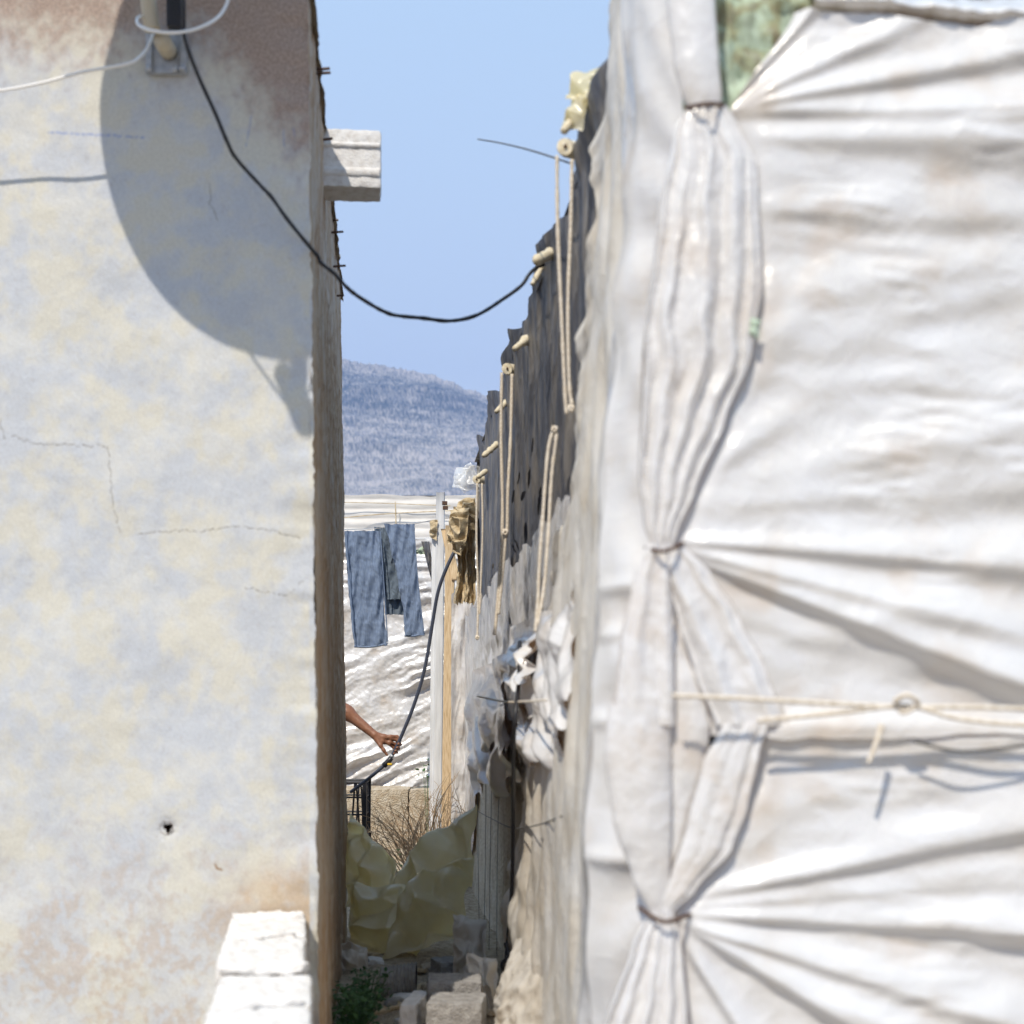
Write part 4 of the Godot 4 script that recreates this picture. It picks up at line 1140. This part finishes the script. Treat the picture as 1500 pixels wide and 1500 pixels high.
func boxy_lean(a: Vector3, b: Vector3, half_w: float, half_d: float) -> Soup:      # a straight square-edged bar from a to b
	var s := Soup.new()
	var ring := [Vector3(-1, 0, -1), Vector3(-0.8, 0, -1.0), Vector3(0.8, 0, -1.0), Vector3(1, 0, -0.8), Vector3(1, 0, 0.8), Vector3(0.8, 0, 1), Vector3(-0.8, 0, 1), Vector3(-1, 0, 0.8)]
	ring[0] = Vector3(-1, 0, -0.8)
	for i in 25:
		var p := a.lerp(b, i / 24.0)
		for k in 9:
			var q: Vector3 = ring[k % 8]
			s.v.append(p + Vector3(q.x * half_w + 0.002 * na.get_noise_2d(p.y * 5.0, q.x), 0, q.z * half_d))
			s.uv.append(Vector2.ZERO)
	for i in 24:
		for k in 8:
			var c := i * 9 + k
			s.ix.append_array([c, c + 9, c + 1, c + 1, c + 9, c + 10])
	for e in [0, 24]:
		for k in range(1, 7):
			s.ix.append_array([e * 9, e * 9 + k, e * 9 + k + 1])
	return s

# ---------------------------------------------------------------- hose and crates
func hose_and_crate() -> void:
	var h := base("black_hose", at(600, 1000, 9.4), "dark flexible hose bowing down from the post to the crate", "hose")
	var ho := put("hose", done(tube(smooth([at(676, 782, 9.45), at(672, 795, 9.42), at(655, 830, 9.4), at(642, 866, 9.4), at(634, 910, 9.4), at(626, 960, 9.4), at(617, 1000, 9.4), at(603, 1042, 9.4), at(594, 1064, 9.4), at(585, 1085, 9.4), at(577, 1102, 9.4), at(570, 1114, 9.4)], 10), 0.0112, 0.0112, 12)), mats.hose, h)
	var cp := put("coupling", done(tube(PackedVector3Array([at(573, 1110, 9.4), at(570, 1114, 9.4), at(566, 1118, 9.4), at(562, 1122, 9.4)]), 0.017, 0.019, 12)), mats.black_plastic, h)
	put("ring", done(tube(PackedVector3Array([at(575, 1106, 9.4), at(573, 1109, 9.4)]), 0.0145, 0.0145, 12)), mats.galvanised, ho)
	put("valve_handle", rock_box(Vector3(0.03, 0.014, 0.018), 5, 0.004, 0.0, 0.0), mats.yellow_valve, cp).position += at(571, 1119.5, 9.37)
	put("pipe", done(tube(smooth([at(563, 1121, 9.4), at(548, 1134, 9.4), at(530, 1148, 9.42), at(514, 1160, 9.5)], 6), 0.0112, 0.0112, 12)), mats.hose, h)
	for k in 2:
		var t := base("plastic_crate", Vector3(-1.11, 0.352 * (1 - k), -9.62), ["black lattice plastic crate the pipe runs into, topmost of two", "black lattice plastic crate under the other one"][k], "crate", "black crates behind the house")
		var y0 := 0.352 * (1 - k)
		var x0 := -1.27
		var x1 := -0.945
		var z0 := -9.50
		var z1 := -9.78
		for c in [[x0, z0], [x1, z0], [x0, z1], [x1, z1]]:
			put("corner_post", done(boxy_lean(Vector3(c[0], y0, c[1]), Vector3(c[0] + 0.004, y0 + 0.345, c[1]), 0.014, 0.014)), mats.black_plastic, t)
		var faces := [[Vector3(x0, y0, z0), Vector3(x1, y0, z0)], [Vector3(x0, y0, z1), Vector3(x1, y0, z1)], [Vector3(x0, y0, z0), Vector3(x0, y0, z1)], [Vector3(x1, y0, z0), Vector3(x1, y0, z1)]]
		for fc in faces:
			var a: Vector3 = fc[0]
			var b: Vector3 = fc[1]
			for yy in [0.012, 0.13, 0.24, 0.335]:
				put("rail", done(tube(line(a + Vector3(0, yy, 0), b + Vector3(0, yy, 0)), 0.010 if yy > 0.3 or yy < 0.1 else 0.006, -1.0, 6)), mats.black_plastic, t)
			for i in 6:
				var u := (i + 0.5) / 6.0
				put("slat", done(tube(line(a.lerp(b, u) + Vector3(0, 0.01, 0), a.lerp(b, clampf(u + (0.07 if i % 2 == 0 else -0.07), 0, 1)) + Vector3(0, 0.335, 0)), 0.0065, -1.0, 5)), mats.black_plastic, t)

# ---------------------------------------------------------------- the person whose arm reaches out
func net(bones: Array, cell: float, k: float, s: Soup = null) -> Soup:          # smooth union of tapered capsules, meshed as surface nets
	if s == null:
		s = Soup.new()
	var lo := Vector3.ONE * 1e9
	var hi := -lo
	for b in bones:
		for e in 2:
			var r: float = maxf(b[2], b[3]) + 3.0 * cell + k * 0.5
			lo = lo.min(b[e] - Vector3.ONE * r)
			hi = hi.max(b[e] + Vector3.ONE * r)
	var n := Vector3i(((hi - lo) / cell).ceil()) + Vector3i.ONE
	var val := PackedFloat32Array()
	val.resize(n.x * n.y * n.z)
	val.fill(1.0)
	for b in bones:
		var a: Vector3 = b[0]
		var ab: Vector3 = b[1] - a
		var l2 := maxf(ab.length_squared(), 1e-9)
		var pad: float = maxf(b[2], b[3]) + 2.0 * cell + k
		var i0 := Vector3i(((a.min(b[1]) - Vector3.ONE * pad - lo) / cell).floor()).clamp(Vector3i.ZERO, n - Vector3i.ONE)
		var i1 := Vector3i(((a.max(b[1]) + Vector3.ONE * pad - lo) / cell).ceil()).clamp(Vector3i.ZERO, n - Vector3i.ONE)
		for z in range(i0.z, i1.z + 1):
			for y in range(i0.y, i1.y + 1):
				var row := (z * n.y + y) * n.x
				for x in range(i0.x, i1.x + 1):
					var p := lo + Vector3(x, y, z) * cell - a
					var t := clampf(p.dot(ab) / l2, 0.0, 1.0)
					var d := (p - ab * t).length() - lerpf(b[2], b[3], t)
					var v := val[row + x]
					var h := maxf(k - absf(v - d), 0.0)
					val[row + x] = minf(v, d) - h * h / (4.0 * k)
	var ids := {}
	var dim := [1, n.x, n.x * n.y]
	for z in n.z - 1:
		for y in n.y - 1:
			for x in n.x - 1:
				var c := (z * n.y + y) * n.x + x
				var mask := 0
				for q in 8:
					if val[c + (q & 1) + ((q >> 1) & 1) * n.x + (q >> 2) * n.x * n.y] < 0.0:
						mask |= 1 << q
				if mask == 0 or mask == 255:
					continue
				var sum := Vector3.ZERO
				var cnt := 0
				for q in 8:
					for ax in 3:
						if q & (1 << ax):
							continue
						var q2 := q | (1 << ax)
						if ((mask >> q) & 1) == ((mask >> q2) & 1):
							continue
						var v0 := val[c + (q & 1) + ((q >> 1) & 1) * n.x + (q >> 2) * n.x * n.y]
						var v1 := val[c + (q2 & 1) + ((q2 >> 1) & 1) * n.x + (q2 >> 2) * n.x * n.y]
						var pa := Vector3(q & 1, (q >> 1) & 1, q >> 2)
						pa[ax] = v0 / (v0 - v1)
						sum += pa
						cnt += 1
				ids[c] = s.v.size()
				s.v.append(lo + (Vector3(x, y, z) + sum / cnt) * cell)
				s.uv.append(Vector2.ZERO)
	for c in ids:
		for ax in 3:
			var c2: int = c + dim[ax]
			if (val[c] < 0.0) == (val[c2] < 0.0):
				continue
			var d1: int = dim[(ax + 1) % 3]
			var d2: int = dim[(ax + 2) % 3]
			if not (ids.has(c - d1) and ids.has(c - d2) and ids.has(c - d1 - d2)):
				continue
			var q := [ids[c], ids[c - d1], ids[c - d1 - d2], ids[c - d2]]
			if val[c] < 0.0:
				q.reverse()
			s.ix.append_array([q[0], q[1], q[2], q[0], q[2], q[3]])
	return s

func person() -> void:
	var o := Vector3(-1.72, 0, -9.72)
	var t := base("person", o, "person behind the house reaching a bare forearm to the hose", "person")
	var wr := at(549, 1077, 9.42)
	var el := at(486, 1026, 9.50)
	var sh := o + Vector3(0.17, 1.40, 0.06)
	var z := 9.42
	var skin := [
		[o + Vector3(0, 0.95, 0), o + Vector3(0.02, 1.30, 0.02), 0.12, 0.13], [o + Vector3(0.02, 1.30, 0.02), o + Vector3(0.05, 1.50, 0.05), 0.10, 0.055],
		[o + Vector3(-0.15, 1.40, 0.0), sh, 0.06, 0.06], [o + Vector3(0.07, 1.58, 0.09), o + Vector3(0.06, 1.66, 0.06), 0.078, 0.092], [o + Vector3(0.10, 1.53, 0.13), o + Vector3(0.07, 1.60, 0.09), 0.04, 0.06],
		[o + Vector3(0.135, 1.60, 0.17), o + Vector3(0.15, 1.575, 0.19), 0.012, 0.016],
		[sh, el, 0.055, 0.043], [el, el.lerp(wr, 0.35), 0.043, 0.042], [el.lerp(wr, 0.35), wr, 0.042, 0.026],
		[o + Vector3(-0.17, 1.40, 0), o + Vector3(-0.24, 1.12, 0.02), 0.052, 0.042], [o + Vector3(-0.24, 1.12, 0.02), o + Vector3(-0.20, 0.86, 0.10), 0.040, 0.027], [o + Vector3(-0.20, 0.86, 0.10), o + Vector3(-0.19, 0.77, 0.12), 0.03, 0.022],
		[o + Vector3(0.09, 0.92, 0), o + Vector3(0.10, 0.49, 0.03), 0.085, 0.055], [o + Vector3(0.10, 0.49, 0.03), o + Vector3(0.11, 0.08, 0.0), 0.052, 0.036],
		[o + Vector3(-0.09, 0.92, 0), o + Vector3(-0.11, 0.49, 0.02), 0.085, 0.055], [o + Vector3(-0.11, 0.49, 0.02), o + Vector3(-0.12, 0.08, -0.02), 0.052, 0.036],
		[o + Vector3(0.11, 0.05, 0.0), o + Vector3(0.14, 0.035, 0.15), 0.04, 0.032], [o + Vector3(-0.12, 0.05, -0.02), o + Vector3(-0.12, 0.035, 0.13), 0.04, 0.032]]
	var body := net(skin, 0.016, 0.04)
	# the hand: palm, four fingers closing round the hose, thumb below
	var hand := [
		[wr + (wr - el).normalized() * -0.05, wr, 0.028, 0.0255], [wr, at(562, 1080, z), 0.024, 0.020], [wr, at(560, 1086, z - 0.01), 0.022, 0.018], [at(562, 1080, z), at(572, 1080, z), 0.020, 0.014], [at(560, 1086, z), at(570, 1088, z), 0.018, 0.013]]
	for e in [[572.0, 1078.5, 581.5, 1079.0, 586.0, 1084.0, 583.5, 1090.0, 0.0094], [573.0, 1082.5, 582.0, 1084.5, 586.5, 1090.5, 581.5, 1095.5, 0.0092], [571.5, 1087.0, 579.5, 1090.5, 584.0, 1096.5, 579.0, 1100.0, 0.0088], [570.0, 1090.5, 576.5, 1095.5, 581.5, 1102.0, 577.0, 1104.0, 0.0078]]:
		var a := at(e[0], e[1], z - 0.004)
		var b := at(e[2], e[3], z + 0.016)
		var c := at(e[4], e[5], z + 0.010)
		var d := at(e[6], e[7], z - 0.034)
		var r: float = e[8]
		hand.append([a, b, r * 1.08, r])
		hand.append([b, c, r, r * 0.92])
		hand.append([c, d, r * 0.92, r * 0.8])
	hand.append([at(552, 1083, z - 0.01), at(557.5, 1092, z - 0.025), 0.019, 0.013])
	hand.append([at(557.5, 1092, z - 0.025), at(562.0, 1099, z - 0.03), 0.012, 0.0105])
	hand.append([at(562.0, 1099, z - 0.03), at(567, 1106, z - 0.03), 0.0105, 0.0075])
	net(hand, 0.0042, 0.010, body)
	put("body", done(body), mats.skin, t)
	var top := [[o + Vector3(0, 0.90, 0), o + Vector3(0.02, 1.28, 0.02), 0.155, 0.155], [o + Vector3(0.02, 1.28, 0.02), o + Vector3(0.035, 1.42, 0.03), 0.13, 0.085], [o + Vector3(-0.16, 1.40, 0), sh, 0.076, 0.076], [sh, sh.lerp(el, 0.72), 0.076, 0.064], [o + Vector3(-0.17, 1.40, 0), o + Vector3(-0.23, 1.17, 0.02), 0.072, 0.060]]
	put("shirt", done(net(top, 0.02, 0.05)), mats.shirt, t)
	var legs := [[o + Vector3(-0.04, 0.95, 0), o + Vector3(0.04, 0.95, 0), 0.135, 0.135], [o + Vector3(0.09, 0.92, 0), o + Vector3(0.10, 0.49, 0.03), 0.10, 0.078], [o + Vector3(0.10, 0.49, 0.03), o + Vector3(0.11, 0.10, 0), 0.076, 0.060], [o + Vector3(-0.09, 0.92, 0), o + Vector3(-0.11, 0.49, 0.02), 0.10, 0.078], [o + Vector3(-0.11, 0.49, 0.02), o + Vector3(-0.12, 0.10, -0.02), 0.076, 0.060]]
	put("trousers", done(net(legs, 0.02, 0.05)), mats.trousers, t)
	put("hair", done(net([[o + Vector3(0.045, 1.69, 0.03), o + Vector3(0.07, 1.70, 0.075), 0.098, 0.085], [o + Vector3(0.02, 1.62, 0.0), o + Vector3(0.045, 1.68, 0.02), 0.07, 0.09]], 0.015, 0.03)), mats.hair, t)

# ---------------------------------------------------------------- dry growth, plastic heap, rubble
func dry_bush() -> void:
	var t := base("dry_bush", Vector3(-0.5, 0, -9.9), "leafless tangle of dry twigs in front of the sandy blocks", "bush")
	var s := Soup.new()
	for i in 150:
		var z := rng.randf_range(9.4, 10.3)
		var right := i % 3 == 0
		var b := at(rng.randf_range(620, 660) if right else rng.randf_range(595, 650), 1262, z)
		b.y = 0.02
		var e := at(rng.randf_range(630, 690) if right else rng.randf_range(520, 640), rng.randf_range(1150, 1215) if right else rng.randf_range(1165, 1240), z + rng.randf_range(-0.2, 0.2))
		if i % 11 == 0:
			e = at(rng.randf_range(650, 678), rng.randf_range(1128, 1150), z)
		var m := b.lerp(e, 0.5) + Vector3(rng.randf_range(-0.10, 0.10), rng.randf_range(0.0, 0.14), rng.randf_range(-0.1, 0.1))
		tube(smooth([b, m, e], 6), rng.randf_range(0.003, 0.0048), 0.0012, 5, s)
		if i % 2 == 0:
			var k := m.lerp(e, rng.randf_range(0.1, 0.6))
			var k2 := k + Vector3(rng.randf_range(-0.16, 0.10), rng.randf_range(-0.02, 0.12), rng.randf_range(-0.08, 0.08))
			tube(smooth([k, k.lerp(k2, 0.5) + Vector3(0, 0.02, 0), k2], 4), 0.0024, 0.001, 4, s)
	var o := put("twigs", done(s), mats.dry_twig, t)
	o.set_meta("kind", "stuff")
	var st := base("broken_stump", at(640, 1262, 10.9) * Vector3(1, 0, 1), "dark rotten stump against the sandy blocks", "stump")
	put("stump", rock_box(Vector3(0.07, 0.52, 0.08), 16, 0.02, 0.05, 14.0), mats.dry_twig, st).position += Vector3(at(638, 1200, 10.9).x, 0.26, -10.9)
	for e in [["small green sprig growing at the foot of the shiny white sheet", 627, 1150, 10.95, 0.22, 26, "leaf", 0.035], ["small yellow-green plant behind the plastic heap", 572, 1290, 7.75, 0.16, 30, "pale_leaf", 0.022]]:
		var p := at(e[1], e[2], e[3])
		plant("green_sprig", e[0], Vector3(p.x, p.y, p.z), e[4], e[5], e[6], e[7], 0.12 if e[3] > 9 else 0.08)

func plant(called: String, label: String, p: Vector3, h: float, n: int, m: String, leaf: float, spread: float) -> void:
	var t := base(called, p, label, "plant", "green weeds in the alley")
	var st := Soup.new()
	var lv := Soup.new()
	for i in n:
		var a := rng.randf() * TAU
		var e := p + Vector3(cos(a) * spread * rng.randf(), h * rng.randf_range(0.25, 1.0), sin(a) * spread * rng.randf())
		if i % 3 == 0:
			tube(smooth([Vector3(p.x, minf(p.y, 0.02), p.z), p.lerp(e, 0.5), e], 4), 0.002, 0.001, 4, st)
		var dir := Vector3(rng.randf_range(-1, 1), rng.randf_range(-0.2, 0.6), rng.randf_range(-1, 1)).normalized()
		var side := dir.cross(Vector3(rng.randf_range(-0.5, 0.5), 1, rng.randf_range(-0.5, 0.5))).normalized()
		var l := leaf * rng.randf_range(0.6, 1.3)
		var f := func(u: float, w: float) -> Vector3:
			return e + dir * l * w + side * l * 0.62 * (u - 0.5) * sin(minf(w * 1.05 + 0.06, 1.0) * PI) + Vector3(0, 0.3 * l * (w - w * w * 1.4) - absf(u - 0.5) * l * 0.2, 0)
		grid(2, 4, f, none, lv)
	put("stems", done(st), mats[m], t)
	put("leaves", done(lv), mats[m], t)

func patch(s: Soup, q: Array, amp: float, ph: float, n := 64, sc := 3.4, zf := 0.6) -> void:          # crumpled sheet over four corners
	var nor: Vector3 = ((q[1] - q[0]) as Vector3).cross(q[3] - q[0]).normalized()
	if nor.z < 0:
		nor = -nor
	var f := func(u: float, w: float) -> Vector3:
		var p := (q[0] as Vector3).lerp(q[1], u).lerp((q[3] as Vector3).lerp(q[2], u), w)
		var k := Vector3(p.x * sc + ph, p.y * sc, p.z * sc * zf + ph * 0.7)
		var a := nb.get_noise_3dv(k * 0.55) * 1.5 + 0.16 * nb.get_noise_3dv(k * 1.8)
		var b := nb.get_noise_3dv(k * 0.8 + Vector3(17, 5, 3)) * 1.3
		var c := absf(fposmod(a, 1.0) - 0.5) * 1.7 + absf(fposmod(b, 1.0) - 0.5) * 0.8 - 0.6       # folds with sharp creases along winding lines
		c += 0.03 * nb.get_noise_3dv(k * 5.0)
		var rim := minf(minf(u, 1.0 - u), minf(w, 1.0 - w))
		var hold := smoothstep(0.0, 0.12, rim) * 0.8 + 0.2
		return p + nor * amp * (c * hold + 0.7 * sin(u * PI) * sin(w * PI)) + Vector3(nb.get_noise_3dv(k * 2.0), nb.get_noise_3dv(k * 2.0 + Vector3(3, 3, 3)), 0) * 0.068 / sc
	grid(n, n, f, none, s)

func plastic_heap() -> void:
	var t := base("plastic_heap", Vector3(-0.47, 0, -7.1), "crumpled heap of translucent yellowish plastic filling the alley", "plastic sheet")
	var s := Soup.new()
	patch(s, [at(508, 1190, 7.5), at(582, 1258, 7.3), at(575, 1330, 7.15), at(506, 1330, 7.3)], 0.10, 3.0)
	put("sheet_fold", done(s), mats.yellow_plastic, t)
	s = Soup.new()
	patch(s, [at(606, 1246, 7.35), at(696, 1182, 7.1), at(690, 1300, 7.0), at(560, 1318, 7.1)], 0.09, 11.0)
	put("sheet_fold", done(s), mats.yellow_plastic, t)
	s = Soup.new()
	patch(s, [at(512, 1292, 7.15), at(640, 1300, 7.0), at(612, 1400, 6.9), at(510, 1392, 7.05)], 0.11, 21.0)
	put("sheet_fold", done(s), mats.yellow_plastic, t)
	s = Soup.new()
	patch(s, [at(586, 1300, 7.0), at(692, 1250, 6.95), at(678, 1372, 6.85), at(560, 1404, 6.8)], 0.12, 34.0)
	put("sheet_fold", done(s), mats.yellow_plastic, t)

func debris() -> void:
	var blk := func(called: String, label: String, size: Vector3, p: Vector3, turn: float, m: String, sd: float) -> void:
		var t := base(called, Vector3(p.x, p.y - size.y * 0.5, p.z), label, "block" if called != "broken_brick" else "brick")
		var o := put("block", rock_box(size, 14, 0.008, 0.006, sd), mats[m], t)
		o.transform = Transform3D(Basis(Vector3.UP, turn), Vector3(0, size.y * 0.5, 0))
	blk.call("grey_block", "grey concrete block behind another on the alley floor", Vector3(0.19, 0.2, 0.2), Vector3(-0.205, 0.1, -5.28), 0.05, "grey_concrete", 2.0)
	blk.call("grey_block", "grey concrete block in front of its twin on the alley floor", Vector3(0.185, 0.19, 0.2), Vector3(-0.185, 0.092, -4.98), -0.06, "grey_concrete", 8.0)
	blk.call("broken_brick", "pale broken brick lying beside the grey blocks", Vector3(0.06, 0.10, 0.26), Vector3(-0.335, 0.11, -5.12), -0.12, "pale_concrete", 5.0)
	blk.call("grey_block", "small grey block piece half under the plastic heap", Vector3(0.12, 0.09, 0.14), Vector3(-0.27, 0.05, -6.3), 0.4, "grey_concrete", 15.0)
	var pipe := base("ribbed_pipe", at(583, 1428, 6.0), "short ribbed grey pipe lying below the plastic heap", "pipe")
	var pts := PackedVector3Array()
	var s := Soup.new()
	var a := at(558, 1426, 5.85)
	var b := at(610, 1432, 6.0)
	a.y = 0.078
	b.y = 0.074
	var fp := func(u: float, w: float) -> Vector3:
		var c := a.lerp(b, w)
		var g := u * TAU
		var r := 0.058 + 0.0035 * sin(w * 60.0)
		return c + Vector3(0, cos(g), sin(g)) * r
	put("pipe", done(grid(32, 90, fp)), mats.grey_concrete, pipe)
	var fi := func(u: float, w: float) -> Vector3:
		var g := u * TAU
		return a.lerp(b, w) + Vector3(0, cos(g), sin(g)) * 0.050
	put("lining", done(grid(32, 4, fi)), mats.black_plastic, pipe)
	var looks := ["flat stone shard", "rounded pebble", "splintered board piece", "dusty rubble lump"]
	for i in 34:
		var z := rng.randf_range(5.0, 6.9)
		var x := rng.randf_range(-0.216 - LEAN * z + 0.12, WALL_X - LEAN * z - 0.12)
		if Vector2(x + 0.2, z - 5.12).length() < 0.26 or Vector2(x + 0.335, z - 5.12).length() < 0.16:
			continue
		var k := i % 4
		var sz: Vector3 = [Vector3(0.09, 0.022, 0.06), Vector3(0.05, 0.035, 0.045), Vector3(0.16, 0.018, 0.04), Vector3(0.06, 0.05, 0.06)][k] * rng.randf_range(0.7, 1.3)
		var o := MeshInstance3D.new()
		o.name = ["stone_shard", "pebble", "board_piece", "rubble_lump"][k]
		o.mesh = rock_box(sz, 6, sz.y * 0.35, sz.y * 0.3, i * 3.0)
		o.material_override = [mats.pale_concrete, mats.sandy_concrete, mats.tan_rag, mats.grey_concrete][k]
		add_child(o, true)
		o.position = Vector3(x, ground_y(x, z) + sz.y * 0.42, -z)
		o.rotation = Vector3(rng.randf_range(-0.15, 0.15), rng.randf() * TAU, rng.randf_range(-0.15, 0.15))
		tag(o, looks[k] + " among the litter on the alley floor", ["stone", "pebble", "board", "rubble"][k], looks[k] + "s on the alley floor")
	for i in 9:
		var z := rng.randf_range(4.95, 6.0)
		var x := side_x(z, 0.0) + rng.randf_range(0.03, 0.13)
		plant("green_weed", "dark green leafy weed at the foot of the house flank", Vector3(x, 0.0, -z), rng.randf_range(0.10, 0.2), 60, "leaf", 0.028, 0.09)
	for i in 3:
		var s2 := Soup.new()
		var p: Vector3 = [at(688, 1392, 6.2), at(520, 1400, 6.5), at(705, 1440, 5.6)][i]
		var tt := base("plastic_scrap", p, ["pale plastic scrap crushed against the shelter's foot", "pale plastic scrap beside the house flank", "folded plastic scrap next to the grey blocks"][i], "scrap")
		var w: float = [0.07, 0.06, 0.06][i]
		var h: float = [0.15, 0.05, 0.11][i]
		patch(s2, [p + Vector3(-w, h, -0.02), p + Vector3(w, h * 0.8, 0), p + Vector3(w * 1.1, -h, 0.05), p + Vector3(-w, -h, 0.06)], 0.05, 60.0 + i * 9.0, 40, 8.0)
		put("film", done(s2), mats.grey_plastic, tt)
